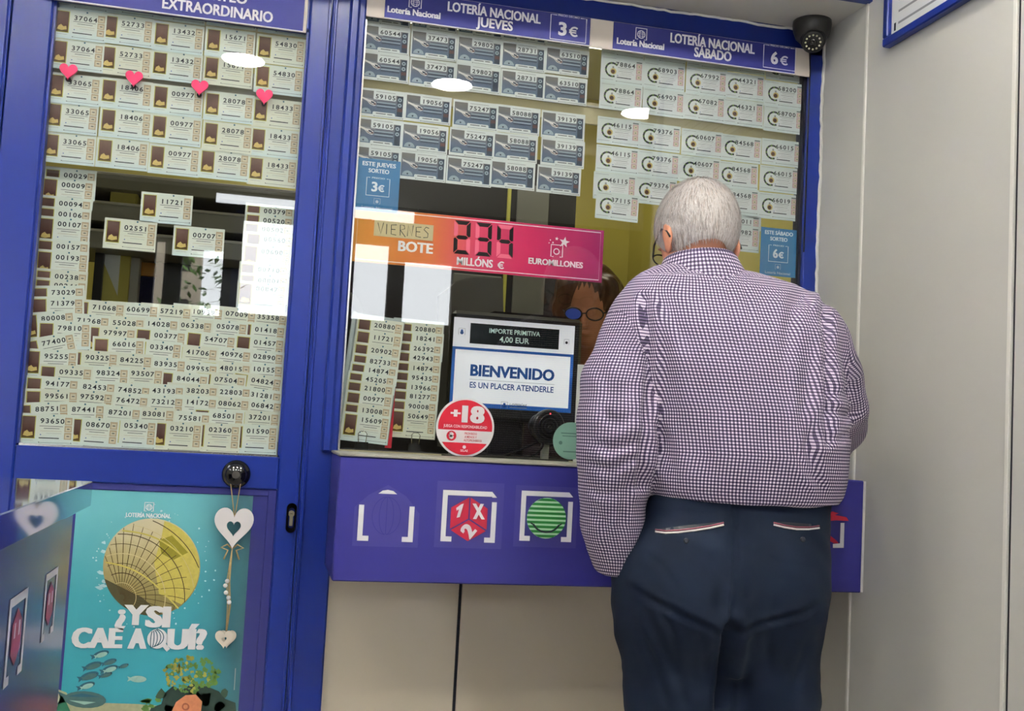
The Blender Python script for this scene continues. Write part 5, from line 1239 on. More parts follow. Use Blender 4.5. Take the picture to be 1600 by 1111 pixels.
# ---- cloth and skin materials
def gingham(name, c0, c1, c2, period):
    m = bpy.data.materials.new(name); m.use_nodes = True; nt = m.node_tree; b = nt.nodes['Principled BSDF']
    uvn = nt.nodes.new('ShaderNodeUVMap'); uvn.uv_map = 'cloth'; sp = nt.nodes.new('ShaderNodeSeparateXYZ'); nt.links.new(uvn.outputs[0], sp.inputs[0])
    st = []
    for i in (0, 1):
        mu = nt.nodes.new('ShaderNodeMath'); mu.operation = 'MULTIPLY'; mu.inputs[1].default_value = 1 / period; nt.links.new(sp.outputs[i], mu.inputs[0])
        fr = nt.nodes.new('ShaderNodeMath'); fr.operation = 'FRACT'; nt.links.new(mu.outputs[0], fr.inputs[0])
        gt = nt.nodes.new('ShaderNodeMath'); gt.operation = 'GREATER_THAN'; gt.inputs[1].default_value = .5; nt.links.new(fr.outputs[0], gt.inputs[0]); st.append(gt)
    ad = nt.nodes.new('ShaderNodeMath'); ad.operation = 'ADD'; nt.links.new(st[0].outputs[0], ad.inputs[0]); nt.links.new(st[1].outputs[0], ad.inputs[1])
    mr = nt.nodes.new('ShaderNodeMath'); mr.operation = 'MULTIPLY'; mr.inputs[1].default_value = .5; nt.links.new(ad.outputs[0], mr.inputs[0])
    cr = nt.nodes.new('ShaderNodeValToRGB'); cr.color_ramp.interpolation = 'CONSTANT'
    cr.color_ramp.elements.new(.5); E = cr.color_ramp.elements
    for e, p_, c in zip(E, (0, .3, .8), (c0, c1, c2)): e.position = p_; e.color = (*lin(c), 1)
    nt.links.new(mr.outputs[0], cr.inputs[0]); nt.links.new(cr.outputs[0], b.inputs['Base Color'])
    b.inputs['Roughness'].default_value = .8; b.inputs['Specular IOR Level'].default_value = .2
    M[name] = m
gingham('gingham', (228, 218, 230), (110, 97, 126), (33, 27, 54), .0068)
mat('skin_old', (206, 142, 114), .5, .4, var=.14, scale=30, bump=.1)
mat('skin_clerk', (176, 118, 84), .5, .4, var=.08, scale=30)
mat('hair_cap', (226, 214, 208), .7, .3, var=.1, scale=60, bump=.5)
mat('hair_white', (232, 226, 224), .5, .4, var=.05, scale=200)
mat('hair_grey', (176, 166, 162), .5, .4, var=.08, scale=200)
mat('hair_brown', (74, 44, 22), .35, .5, var=.5, scale=70, bump=.4)
mat('trouser_navy', (12, 22, 40), .85, .18, var=.42, scale=11, bump=.35)
mat('piping_white', (214, 206, 206), .6, .3); mat('piping_red', (120, 60, 76), .6, .3)
mat('shoe_black', (24, 20, 18), .35, .5); mat('spectacle_black', (14, 14, 16), .3, .5)
mat('lens_blue_reflection', (70, 110, 236), .05, .6, var=.1); mat('sweater_dark', (40, 30, 34), .85, .2, var=.2); mat('button_dark', (18, 22, 34), .4, .4)

YMN = -.56
def W(px, py, y=YMN): return np.array(at(px, py, y))
PXM = float((at(1150, 600, YMN) - at(1050, 600, YMN)).length) / 100    # metres per pixel at the man's depth
def row(py, l, r, yc, ry, grow=0.0):
    a, b_ = W(l, py), W(r, py); return ((a[2] + b_[2]) / 2, (a[0] + b_[0]) / 2, yc, (b_[0] - a[0]) / 2 + grow, ry + grow)
man = empty('person', (W(1140, 900)[0], YMN, 0))
tag(man, 'white haired man in checked shirt and navy trousers, seen from behind at the window', 'person')

# head frame: bowed forward and turned a little
HC = W(1089, 365, -.50)
_f = np.array([-.10, .84, -.50]); _f /= np.linalg.norm(_f); _s = np.cross(_f, [0.02, .3, 1]); _s /= np.linalg.norm(_s); _u = np.cross(_s, _f)
HR = np.array([_s, _f, _u])          # rows: side, forward, up
def H(s_, f_, u_): return HC + HR.T @ np.array([s_, f_, u_])

tor = [row(420, 1030, 1190, -.535, .060), row(434, 1008, 1236, -.545, .078), row(452, 988, 1266, -.555, .095), row(480, 972, 1284, -.565, .115), row(520, 968, 1292, -.575, .135), row(580, 980, 1297, -.585, .150),
       row(650, 998, 1300, -.59, .158), row(710, 1003, 1302, -.59, .160), row(745, 1000, 1300, -.585, .158), row(768, 1004, 1296, -.58, .153), row(782, 1012, 1288, -.58, .146)]
armL = [(W(1000, 512, -.575), .062), (W(982, 548, -.58), .064), (W(968, 600, -.59), .076), (W(966, 660, -.60), .082), (W(962, 710, -.60), .077), (W(958, 765, -.585), .067), (W(957, 815, -.565), .064), (W(963, 845, -.55), .056), (W(968, 870, -.54), .044)]
armR = [(W(1246, 510, -.57), .060), (W(1275, 536, -.57), .064), (W(1292, 590, -.56), .072), (W(1300, 640, -.54), .074), (W(1302, 664, -.49), .070), (W(1292, 685, -.40), .058), (W(1272, 700, -.34), .048), (W(1262, 706, -.30), .042)]

# body: one continuous surface from the feet to the head
hipz = W(1140, 880)[2]; hx_ = W(1140, 880)[0]
lx, rx_ = W(1055, 1105)[0], W(1198, 1105)[0]
def legs(Fd, g=0.0, k=.03):
    for s_, xk in ((-1, lx), (1, rx_)):
        xh = hx_ + (.066 if s_ > 0 else -.122); xf = xk + s_ * .005
        Fd.chain([((xh, -.565, hipz - .02), .112 + g), ((xk, -.56, W(1100, 1105)[2] + .02), .094 + g), ((xk, -.55, .50), .066 + g), ((xf, -.585, .33), .060 + g), ((xf, -.57, .10), .042 + g)], k)
F = Field((.55, -.85, -.01), (1.46, -.02, 1.86), .0065)
F.stack([(z, x, y, rx * .90, ry * .84) for z, x, y, rx, ry in tor] + [row(830, 1000, 1275, -.57, .125), row(900, 985, 1272, -.565, .125), row(960, 990, 1265, -.56, .11)], .0)
legs(F, -.016)
for s_, xk in ((-1, lx), (1, rx_)):
    xf = xk + s_ * .005; F.chain([((xf, -.59, .045), .036), ((xf + s_ * .015, -.47, .032), .033), ((xf + s_ * .02, -.40, .026), .024)], .02)
F.cone(W(1098, 440, -.545), HC + np.array([0, -.015, -.05]), .064, .058, .03)
F.ball(H(0, 0, .012), (.078, .098, .100), HR, .01)
F.ball(H(0, .045, -.055), (.058, .062, .068), HR, .03)
F.ball(H(0, .075, -.098), (.030, .026, .022), HR, .02)                      # chin
F.cone(H(0, .098, .005), H(0, .121, -.035), .009, .013, .012)               # nose
for s_ in (-1, 1):
    F.ball(H(s_ * .030, .100, .008), (.013, .010, .009), HR, .008, cut=True); F.ball(H(s_ * .030, .090, .008), (.012, .012, .012), HR, .004)
    F.ball(H(s_ * .031, .098, .026), (.020, .008, .006), HR, .008)
    er = HR.copy(); F.ball(H(s_ * .084, -.012, -.028), (.0085, .019, .033), HR, .008); F.ball(H(s_ * .079, .004, -.058), (.007, .010, .012), HR, .008)
F.ball(H(0, .108, -.062), (.022, .010, .004), HR, .006); F.ball(H(0, .106, -.070), (.018, .010, .005), HR, .006); F.ball(H(0, .117, -.0655), (.018, .006, .0018), HR, .003, cut=True)
F.chain([(p, r * .62) for p, r in armL], .02, .04); F.chain([(p, r * .62) for p, r in armR], .02, .04)
def hand(Fd, wrist, d, palm_n, curl, side):
    d = np.array(d, float); d /= np.linalg.norm(d); n = np.array(palm_n, float); n -= d * (n @ d); n /= np.linalg.norm(n); s_ = np.cross(d, n) * side
    Fd.cone(wrist, wrist + d * .03, .026, .026, .015)
    for j in range(4):
        k0 = wrist + d * .018 + s_ * (.012 * (1.5 - j)); kn = wrist + d * (.088 - .004 * abs(j - 1.3)) + s_ * (.0205 * (1.5 - j))
        Fd.cone(k0, kn, .016, .0125, .008)
        L = (.044, .050, .047, .036)[j]; a = curl; p = kn; dd = d
        for sgm, r0, r1 in ((.45, .0098, .0092), (.32, .0092, .0085), (.25, .0085, .0075)):
            dd = d * math.cos(a) + n * math.sin(a); q_ = p + dd * L * 1.75 * sgm; Fd.cone(p, q_, r0, r1, .003); p = q_; a += curl * 1.1
    t0 = wrist + d * .028 + s_ * .024; t1 = t0 + d * .036 + s_ * .026 + n * .008; t2 = t1 + d * .030 + s_ * .006 + n * .012
    Fd.cone(t0, t1, .0145, .0115, .01); Fd.cone(t1, t2, .0110, .0085, .003)
wR = armR[-1][0]; pR = np.array([wR[0] - .03, wR[1] + .05, 1.116]); F.chain([(wR, .028), (pR, .024)], .01)
hand(F, pR, (-.35, .65, -.02), (0, -.05, -1), .07, -1)
wL = armL[-1][0]; pl_ = wL + np.array([.012, .035, -.012]); F.chain([(wL, .028), (pl_, .026)], .01)
hand(F, pl_, (.42, .62, -.52), (.75, .15, .2), .35, 1)
V, Q = F.mesh(1); body_v, body_q = V, Q
body = skin('body', V, Q, 'skin_old', man)

# trousers
FT = Field((.62, -.82, .02), (1.42, -.30, 1.10), .0065)
tro = [row(768, 1010, 1280, -.572, .142), row(800, 1002, 1278, -.57, .146), row(850, 980, 1277, -.57, .152), row(900, 962, 1276, -.567, .150), row(950, 962, 1274, -.565, .146), row(1000, 970, 1266, -.562, .128), row(1040, 992, 1250, -.56, .09)]
FT.stack(tro, 0, 2.5); legs(FT, .010, .035)
for (px, py) in ((1062, 915), (1178, 905)):
    c = W(px, py); FT.ball((c[0], -.655, c[2]), (.100, .075, .112), None, .05)
c0 = W(1146, 830); c1 = W(1137, 1000)
FT.chain([], 0)
V, Q = FT.mesh(2); N = normals(V, Q)
def pxy(V):   # place of each vertex in the photograph's frame, used only to lay out the folds that the cloth has there
    d = V - np.array(CAM); z = d @ np.array(FWD); return 800 + FPX * (d @ np.array(RIGHT)) / z, 555.5 - FPX * (d @ np.array(UP)) / z
def seam(px, py, pts):
    best = np.full(len(px), 1e9); tt = np.zeros(len(px)); n = len(pts) - 1
    for i in range(n):
        a, b_ = np.array(pts[i], float), np.array(pts[i + 1], float); d = b_ - a; t = np.clip(((px - a[0]) * d[0] + (py - a[1]) * d[1]) / (d @ d), 0, 1)
        e = np.hypot(px - a[0] - t * d[0], py - a[1] - t * d[1]); m = e < best; best[m] = e[m]; tt[m] = (i + t[m]) / n
    return best, tt
def creases(V, Q, lines, back=True):
    N = normals(V, Q); px, py = pxy(V); disp = np.zeros(len(V)); face = np.clip(-N[:, 1] * 1.6, 0, 1) if back else 1.0
    for pts, w_, dep, taper in lines:
        d, t = seam(px, py, pts); env = np.sin(np.pi * np.clip(t * .94 + .03, 0, 1)) ** .6 if taper else 1.0
        disp += (-dep * np.exp(-(d / w_) ** 2) + dep * .55 * np.exp(-((d - 2.0 * w_) / (1.1 * w_)) ** 2)) * env * face
    return V + N * disp[:, None]
tl = [([(1147, 775), (1148, 840), (1150, 890), (1146, 935), (1134, 985), (1132, 1040), (1127, 1111)], 4, .007, False), ([(1140, 985), (1131, 1050), (1126, 1111)], 11, .020, False),
      ([(985, 918), (1020, 940), (1065, 962), (1110, 982), (1136, 998)], 4.5, .0065, True), ([(1136, 995), (1170, 982), (1215, 968), (1255, 958), (1284, 942)], 4.5, .0060, True),
      ([(1160, 880), (1158, 930), (1140, 975)], 6, .005, True), ([(985, 960), (1020, 1030), (1045, 1111)], 6, .0035, True), ([(1010, 960), (1060, 1060), (1075, 1111)], 7, .003, True), ([(1262, 1000), (1245, 1060), (1232, 1111)], 6, .003, True),
      ([(1000, 860), (1035, 885), (1060, 925)], 6, .002, True), ([(1170, 850), (1215, 880), (1260, 890)], 6, .002, True), ([(1060, 800), (1100, 806), (1140, 800)], 5, .002, True), ([(1170, 1000), (1160, 1060), (1165, 1111)], 7, .003, True),
      ([(1020, 930), (1050, 990), (1060, 1040)], 5, .0025, True), ([(1210, 930), (1200, 1000), (1205, 1060)], 6, .0025, True), ([(1090, 960), (1105, 1020), (1100, 1080)], 6, .003, True), ([(1128, 900), (1120, 940), (1128, 975)], 5, .003, True), ([(1010, 800), (990, 850), (985, 900)], 5, .0025, True)]
V = creases(V, Q, tl); V = lap(V, Q, .3)
V += normals(V, Q) * (.0016 * np.sin(V[:, 0] * 61 + V[:, 2] * 37) * np.sin(V[:, 2] * 53 + V[:, 1] * 41))[:, None]
tr_ob = skin('trousers', V, Q, 'trouser_navy', man)
TB = BVHTree.FromPolygons(V.tolist(), Q.tolist())
def on(tree, px, py, lift=.0):
    h = tree.ray_cast(CAM, ray(px, py).normalized())
    return (h[0] - ray(px, py).normalized() * lift) if h[0] else at(px, py, YMN - .15)
for pts in ([(1024, 831), (1040, 833), (1060, 832), (1085, 829), (1110, 825), (1131, 820)], [(1209, 820), (1225, 824), (1245, 827), (1264, 827), (1280, 825)]):
    pc = MB(); top = [on(TB, x, y - (5 + 5 * math.sin(math.pi * i / (len(pts) - 1))), .0012) for i, (x, y) in enumerate(pts)]; bot = [on(TB, x, y - 1.5, .0015) for x, y in pts]
    pc.add(top + bot, [(i, i + 1, len(pts) + i + 1, len(pts) + i) for i in range(len(pts) - 1)], 'button_dark'); pk = pc.build('back_pocket', tr_ob)
    pc = MB(); pc.tube([on(TB, x, y, .001) for x, y in pts], .0020, 'piping_white', 6); pk1 = pc.build('piping', tr_ob, True); pk1['label'] = 'white pocket piping'
    pc = MB(); pc.tube([on(TB, x, y - 3.4, .001) for x, y in pts], .0016, 'piping_red', 6); pk2 = pc.build('piping', tr_ob, True); pk2['label'] = 'dull red pocket piping'
for (x, y) in ((1072, 845), (1254, 843)):
    p = on(TB, x, y, .0005); pc = MB(); pc.lathe([(.0055, 0), (.0055, .002), (.003, .0026), (.0, .0022)], p, (0, -1, .1), 'button_dark', 16); pc.build('button', tr_ob, True)

# shirt
FS = Field((.58, -.86, .80), (1.48, -.16, 1.76), .0058)
FS.stack(tor, 0, 2.35)
FS.chain(armL, .022, .05); FS.chain(armR, .022, .05)
yk = W(1110, 440)[2]
# hollow, turned-out left cuff
e_ = armL[-1][0]; dL = armL[-1][0] - armL[-2][0]; dL /= np.linalg.norm(dL)
for t_ in np.linspace(0, 2 * math.pi, 44, endpoint=False):
    s1 = np.cross(dL, [0, 1, 0]); s1 /= np.linalg.norm(s1); s2 = np.cross(dL, s1)
    rad = lambda r: s1 * (r * math.cos(t_)) + s2 * (r * math.sin(t_))
    FS.cone(armL[-2][0] + rad(.049), e_ + dL * (.012 + .008 * math.cos(t_)) + rad(.042 + .006 * math.cos(t_ - 2.6)), .0085, .0075, .012)
FS.cone(e_ + dL * .050, e_ - dL * .035, .001, .001, .0)
FS.cut(lambda X_, Y_, Z_: np.sqrt(sum((c_ - (e_[i] + dL[i] * t_)) ** 2 for i, (c_, t_) in enumerate(zip((X_, Y_, Z_), [np.clip((X_ - e_[0]) * dL[0] + (Y_ - e_[1]) * dL[1] + (Z_ - e_[2]) * dL[2], -.03, .2)] * 3)))) - .036, e_ - .1, e_ + .15, .008)
V, Q = FS.mesh(2)
px, py = pxy(V)
A = np.array(sorted(tor))
QL, QR = (lambda P: -P[:, 2]), (lambda P: -P[:, 2] + 1.2 * P[:, 1])
def arm_uv(P, ch, fq, bend):
    """distance to a sleeve, length along it and angle round it"""
    C0 = np.array([c for c, r in ch]); r0 = np.array([r for c, r in ch]); best = np.full(len(P), 9.)
    for i in range(len(ch) - 1):
        a, d = C0[i], C0[i + 1] - C0[i]; t = np.clip((P - a) @ d / (d @ d), 0, 1); best = np.minimum(best, np.linalg.norm(P - a - t[:, None] * d, axis=1) - (r0[i] + (r0[i + 1] - r0[i]) * t))
    tq = fq(C0); o = np.argsort(tq); S_ = np.concatenate([[0], np.cumsum(np.linalg.norm(np.diff(C0, axis=0), axis=1))]); q = fq(P)
    ext = np.concatenate([[tq[o][0] - .2], tq[o], [tq[o][-1] + .2]]); s_at = np.interp(q, ext, np.concatenate([[S_[o][0] - .2], S_[o], [S_[o][-1] + .2]]))
    c = np.stack([np.interp(q, tq[o], C0[o, i]) for i in range(3)], 1); e = P - c
    return best, s_at, np.arctan2(e[:, 0], -(e[:, 1]) * (1 - bend) - e[:, 2] * bend)
def part_of(P):
    I = [np.interp(P[:, 2], A[:, 0], A[:, i]) for i in range(1, 5)]
    dt = (np.sqrt(((P[:, 0] - I[0]) / I[2]) ** 2 + ((P[:, 1] - I[1]) / I[3]) ** 2) - 1) * np.minimum(I[2], I[3])
    return dt, I, arm_uv(P, armL, QL, 0), arm_uv(P, armR, QR, .25)
sl_lines = [([(1134, 425), (1140, 470), (1150, 520), (1162, 570)], 4, .006, True), ([(1160, 428), (1170, 480), (1178, 540)], 4, .0035, True),
            ([(1008, 470), (1015, 540), (1012, 620), (1006, 690), (1000, 760)], 7, .011, False), ([(1288, 465), (1293, 540), (1294, 620), (1290, 690)], 7, .010, False),
            ([(1020, 480), (1040, 560), (1050, 640)], 11, .006, True), ([(1010, 640), (1040, 690), (1050, 755)], 9, .006, True), ([(1262, 560), (1256, 650), (1270, 740)], 9, .006, True), ([(1285, 640), (1262, 700), (1285, 770)], 7, .007, True),
            ([(1240, 700), (1262, 740), (1284, 760)], 6, .006, True), ([(1180, 600), (1190, 680), (1205, 765)], 14, .005, True), ([(1100, 600), (1095, 690), (1110, 760)], 14, .004, True), ([(1000, 450), (1035, 470), (1075, 540)], 10, .005, True), ([(1270, 440), (1240, 480), (1225, 560)], 11, .005, True),
            ([(920, 690), (955, 700), (1000, 690)], 6, .006, True), ([(908, 720), (950, 735), (996, 715)], 6, .006, True), ([(930, 640), (965, 660), (1000, 650)], 8, .005, True), ([(915, 760), (945, 775), (985, 760)], 6, .005, True), ([(930, 560), (950, 600), (945, 670)], 9, .005, True), ([(985, 740), (975, 790), (965, 850)], 6, .007, True), ([(925, 790), (945, 820), (950, 860)], 6, .006, True),
            ([(1345, 640), (1320, 650), (1296, 640)], 6, .006, True), ([(1346, 670), (1320, 680), (1298, 690)], 6, .006, True), ([(1310, 540), (1325, 590), (1330, 640)], 8, .005, True), ([(1335, 600), (1312, 620), (1298, 610)], 6, .005, True),
            ([(985, 432), (1040, 424), (1110, 420), (1180, 424), (1260, 438)], 2.2, .0022, False)]
V = creases(V, Q, sl_lines); V = lap(V, Q, .25)
rn = NR.normal(size=(6, 4)); wob = sum(np.sin(V @ (rn[i, :3] * 26) + rn[i, 3] * 9) for i in range(6)) * .0007
V += normals(V, Q) * wob[:, None]
Fc = V[Q].mean(1); dt, I, L_, R_3 = part_of(Fc)
which = np.argmin(np.stack([dt, L_[0] + .004, R_3[0] + .004]), 0)
uv = np.zeros((len(Q), 4, 2))
Pv = V[Q].reshape(-1, 3); wv = np.repeat(which, 4); dt, I, L_, R_3 = part_of(Pv)
th = np.arctan2((Pv[:, 0] - I[0]) / I[2], -(Pv[:, 1] - I[1]) / I[3])
fan = (Pv[:, 0] - I[0])
U_ = np.where(np.abs(th) < 1.2, th * .205, th * .205); V_ = Pv[:, 2].copy()
pxf, pyf = pxy(Pv); yoke = (pyf < 428) | (Pv[:, 2] > A[-2, 0])
U_ = np.where((wv == 0) & yoke, Pv[:, 0] * .96 + Pv[:, 2] * .25, U_); V_ = np.where((wv == 0) & yoke, Pv[:, 1] * .9 + .6 * (Pv[:, 2] - A[-1, 0]) * np.where(Pv[:, 1] < I[1], 1, -1) + Pv[:, 0] * .2, V_)
U_ = np.where(wv == 1, L_[2] * .078, U_); V_ = np.where(wv == 1, L_[1] + .35, V_); U_ = np.where(wv == 2, R_3[2] * .070, U_); V_ = np.where(wv == 2, R_3[1] + .35, V_)
uv = np.stack([U_, V_], 1)
q4 = uv.reshape(-1, 4, 2)      # keep each face on one side of the angular seam
for per in (2 * math.pi * .205, 2 * math.pi * .078, 2 * math.pi * .070):
    sp_ = q4[:, :, 0].max(1) - q4[:, :, 0].min(1); bad = sp_ > per * .6; q4[bad, :, 0] = np.where(q4[bad, :, 0] < 0, q4[bad, :, 0] + per, q4[bad, :, 0])
shirt = skin('shirt', V, Q, 'gingham', man, q4.reshape(-1, 2))
# collar: a folded band round the neck
nb = W(1098, 424, -.545)
def collar_ring(n, f): return [f(2 * math.pi * i / n) for i in range(n)]
cn = 56; cols = []
lean = np.array([-.02, .30])      # the neck leans forward
prof = [(.112, -.050), (.101, -.014), (.090, .008), (.083, .026), (.078, .032), (.073, .026), (.074, .0)]
vs = []; uvc = []
for k_, (r_, h_) in enumerate(prof):
    for i in range(cn):
        a_ = 2 * math.pi * i / cn; ca, sa = math.cos(a_), math.sin(a_); hh_ = h_ - (.012 if sa > 0 else .0) * sa
        vs.append((nb[0] + r_ * 1.02 * ca + .0 * hh_ - .03 * (h_), nb[1] + r_ * .86 * sa + lean[1] * h_ + .012, nb[2] + hh_ + .030 * ca * .18 - .010 * sa * 1.4)); uvc.append((a_ * .08, h_ * 1.2 + r_))
fs = [(k_ * cn + i, k_ * cn + (i + 1) % cn, (k_ + 1) * cn + (i + 1) % cn, (k_ + 1) * cn + i) for k_ in range(len(prof) - 1) for i in range(cn)]
fs = np.array(fs); uvl = np.array([[(uvc[v][0] + (2 * math.pi * .08 if (f[1] % cn == 0 and v % cn == 0) else 0), uvc[v][1]) for v in f] for f in fs])
cb_ = skin('collar', np.array(vs), fs, 'gingham', shirt, uvl.reshape(-1, 2))

# hair: cap and short white strands lying from the crown downwards
FH = Field(tuple(HC - .17), tuple(HC + .17), .005)
FH.ball(H(0, -.006, .016), (.0885, .108, .107), HR, 0)
FH.cut(lambda X_, Y_, Z_: .87 * (.062 + .55 * ((X_ - HC[0]) * HR[2][0] + (Y_ - HC[1]) * HR[2][1] + (Z_ - HC[2]) * HR[2][2]) - ((X_ - HC[0]) * HR[1][0] + (Y_ - HC[1]) * HR[1][1] + (Z_ - HC[2]) * HR[1][2])), HC - .17, HC + .17, .01)
FH.cut(lambda X_, Y_, Z_: (np.abs((X_ - HC[0]) * HR[0][0] + (Y_ - HC[1]) * HR[0][1] + (Z_ - HC[2]) * HR[0][2]) * -.0 + ((X_ - HC[0]) * HR[2][0] + (Y_ - HC[1]) * HR[2][1] + (Z_ - HC[2]) * HR[2][2]) + .066), HC - .17, HC + .17, .01)
V, Q = FH.mesh(2)
hair = skin('hair', V, Q, 'hair_cap', man)
q = MB(); crown = H(.004, -.055, .095); rad = np.array([.0905, .110, .109]); hc0 = H(0, -.006, .016)
def proj_e(P, g):
    l = HR @ (P - hc0); l = l / rad; l = l / np.linalg.norm(l) * rad * g; return hc0 + HR.T @ l
rr = np.random.default_rng(5); made = 0
while made < 6500:
    v = rr.normal(size=3); v /= np.linalg.norm(v); P = hc0 + HR.T @ (v * rad); l = HR @ (P - HC)
    if l[1] > .058 + .55 * l[2] - .02 or l[2] < -.062 + .0: continue
    if abs(l[0]) > .06 and l[1] > -.005 and l[2] < -.005: continue
    nrm = HR.T @ (v / rad); nrm /= np.linalg.norm(nrm)
    dirv = P - crown; dirv = dirv - nrm * (dirv @ nrm); dl = np.linalg.norm(dirv); sw = np.cross(nrm, dirv)
    if dl < .008: continue
    dirv = dirv / dl + sw / dl * .35 * math.exp(-dl / .05) + rr.normal(size=3) * .16; dn = np.array([0, .1, -1.0]); dirv = dirv + .5 * (dn - nrm * (dn @ nrm)); dirv /= np.linalg.norm(dirv)
    L = rr.uniform(.016, .034); w_ = rr.uniform(.0006, .0011); sd = np.cross(nrm, dirv); sd = sd / np.linalg.norm(sd) * w_; g0 = 1.0; lift = rr.uniform(.005, .045)
    p0 = proj_e(P, .995); p1 = proj_e(P + dirv * L * .5, 1.0 + lift * .8); p2 = proj_e(P + dirv * L, 1.0 + lift)
    q.add([p0 - sd, p0 + sd, p1 - sd * .9, p1 + sd * .9, p2], [(0, 1, 3, 2), (2, 3, 4)], 'hair_white' if rr.random() < .78 else 'hair_grey'); made += 1
q.build('hair_strands', hair)
# spectacles
q = MB()
for s_ in (-1, 1):
    q.tube([H(s_ * .060, .104, .004), H(s_ * .078, .06, .0), H(s_ * .089, -.002, -.006), H(s_ * .090, -.022, -.030), H(s_ * .088, -.026, -.048)], .0022, 'spectacle_black', 6)
    q.tube([H(s_ * .034 + .023 * math.cos(t), .112 - 4 * (.023 * math.cos(t)) ** 2, .004 + .017 * math.sin(t)) for t in np.linspace(0, 2 * math.pi, 20)], .0018, 'spectacle_black', 6)
q.tube([H(-.012, .110, .008), H(0, .116, .010), H(.012, .110, .008)], .0018, 'spectacle_black', 6); q.build('spectacles', man, True)
for s_, xk in ((-1, lx), (1, rx_)):
    xf = xk + s_ * .005; FSh = Field((xf - .09, -.70, -.002), (xf + .09, -.33, .16), .006)
    FSh.chain([((xf, -.60, .05), .046), ((xf + s_ * .012, -.50, .046), .048), ((xf + s_ * .02, -.40, .036), .036)], .02); FSh.cut(lambda X_, Y_, Z_: Z_ - .004, (xf - .1, -.7, -.01), (xf + .1, -.3, .01), .004); FSh.cut(lambda X_, Y_, Z_: np.sqrt((X_ - xf) ** 2 + (Y_ + .575) ** 2 + (Z_ - .13) ** 2) - .05, (xf - .06, -.65, .06), (xf + .06, -.5, .18), .01)
    V, Q = FSh.mesh(1); skin('shoe', V, Q, 'shoe_black', man)

# ---------------------------------------------------------------- clerk behind the glass
YCK = .56
ck = empty('person', (float(at(915, 480, YCK).x), YCK, .0)); tag(ck, 'brown haired clerk in spectacles looking down behind the customer screen', 'person')
CC = np.array(at(922, 478, YCK)); _f = np.array([-.40, -.78, -.36]); _f /= np.linalg.norm(_f); _s = np.cross(_f, [0, 0, 1]); _s /= np.linalg.norm(_s); _u = np.cross(_s, _f); CR = np.array([_s, _f, _u])
def K(s_, f_, u_): return CC + CR.T @ np.array([s_, f_, u_])
F = Field((CC[0] - .42, YCK - .42, .75), (CC[0] + .40, YCK + .32, CC[2] + .2), .0068)
F.ball(K(0, 0, .02), (.072, .088, .098), CR, 0); F.ball(K(0, .034, -.055), (.055, .055, .062), CR, .03); F.ball(K(0, .07, -.095), (.024, .02, .02), CR, .02); F.cone(K(0, .088, .0), K(0, .108, -.036), .008, .011, .012)
for s_ in (-1, 1): F.ball(K(s_ * .028, .09, .006), (.012, .010, .008), CR, .006, cut=True); F.ball(K(s_ * .028, .080, .006), (.011, .011, .011), CR, .004); F.ball(K(s_ * .074, -.01, -.02), (.008, .016, .028), CR, .008)
F.ball(K(0, .096, -.060), (.02, .009, .004), CR, .006); F.ball(K(0, .094, -.068), (.016, .009, .005), CR, .006)
nk = np.array([CC[0] + .05, YCK + .06, CC[2] - .17]); F.cone(nk + np.array([0, 0, -.03]), CC + np.array([0, .02, -.05]), .05, .048, .03)
F.stack([(nk[2] - .03, nk[0], nk[1], .08, .06), (nk[2] - .09, nk[0], nk[1], .17, .09), (nk[2] - .25, nk[0], nk[1] - .01, .175, .11), (.78, nk[0], nk[1], .16, .10)], .03)
cl_arm = {}
for s_ in (-1, 1):
    sh_ = nk + np.array([s_ * .17, 0, -.09]); el = nk + np.array([s_ * .24, -.06, -.33]); wr = np.array([nk[0] + s_ * .10, YCK - .25, 1.10]); cl_arm[s_] = [(sh_, .052), (el, .042), (wr, .028)]
    F.chain([(sh_, .045), (el, .036), (wr, .025)], .015, .03); hand(F, wr, (-s_ * .25, -.8, -.12), (0, 0, -1), .25, -s_)
V, Q = F.mesh(1); skin('body', V, Q, 'skin_clerk', ck)
F = Field((CC[0] - .42, YCK - .36, .76), (CC[0] + .40, YCK + .32, nk[2] + .02), .008)
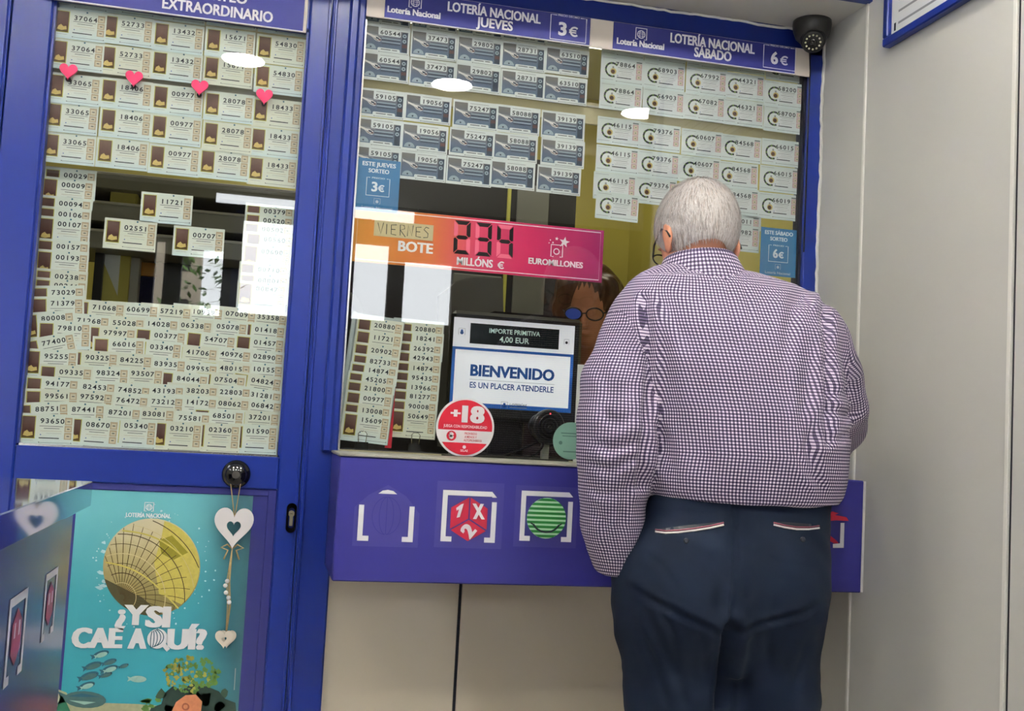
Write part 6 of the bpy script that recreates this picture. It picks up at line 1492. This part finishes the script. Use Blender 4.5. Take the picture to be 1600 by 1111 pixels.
F.stack([(nk[2] - .035, nk[0], nk[1], .10, .075), (nk[2] - .09, nk[0], nk[1], .185, .105), (nk[2] - .25, nk[0], nk[1] - .01, .19, .125), (.78, nk[0], nk[1], .175, .115)], 0)
for s_ in (-1, 1): F.chain(cl_arm[s_], .015, .03)
V, Q = F.mesh(2); skin('sweater', V, Q, 'sweater_dark', ck)
F = Field(tuple(CC - .26), tuple(CC + .22), .0055)
F.ball(K(0, -.022, .034), (.092, .100, .104), CR, 0)
for s_ in (-1, 1):
    F.chain([(K(s_ * .070, .030, .075), .034), (K(s_ * .088, .030, .0), .026), (K(s_ * .090, .020, -.09), .024), (K(s_ * .085, .0, -.18), .015)], .02); F.chain([(K(s_ * .05, -.06, .02), .055), (K(s_ * .06, -.06, -.12), .045)], .03)
V, Q = F.mesh(2); N = normals(V, Q); a_ = np.arctan2((V - CC) @ CR[0], -((V - CC) @ CR[1])); V += N * (.0022 * np.sin(a_ * 26 + 3 * np.sin(V[:, 2] * 30)))[:, None]
skin('hair', V, Q, 'hair_brown', ck)
sp_ = MB()
for s_ in (-1, 1):
    sp_.tube([K(s_ * .034 + .027 * math.cos(t), .106, .002 + .020 * math.sin(t)) for t in np.linspace(0, 2 * math.pi, 22)], .0024, 'spectacle_black', 6); sp_.tube([K(s_ * .061, .105, .006), K(s_ * .078, .05, .0), K(s_ * .080, -.01, -.005)], .0022, 'spectacle_black', 6)
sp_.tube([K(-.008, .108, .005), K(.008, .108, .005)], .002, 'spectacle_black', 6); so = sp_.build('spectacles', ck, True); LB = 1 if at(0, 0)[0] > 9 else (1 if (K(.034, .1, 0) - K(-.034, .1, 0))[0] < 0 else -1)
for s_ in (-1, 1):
    l_ = MB(); l_.add([K(s_ * .034 + .025 * math.cos(t), .1065, .002 + .018 * math.sin(t)) for t in np.linspace(0, 2 * math.pi, 24, endpoint=False)], [tuple(range(24))], 'lens_blue_reflection' if s_ == LB else 'glass'); l_.build('lens', so)  # one lens coloured blue to stand for a screen reflected in it
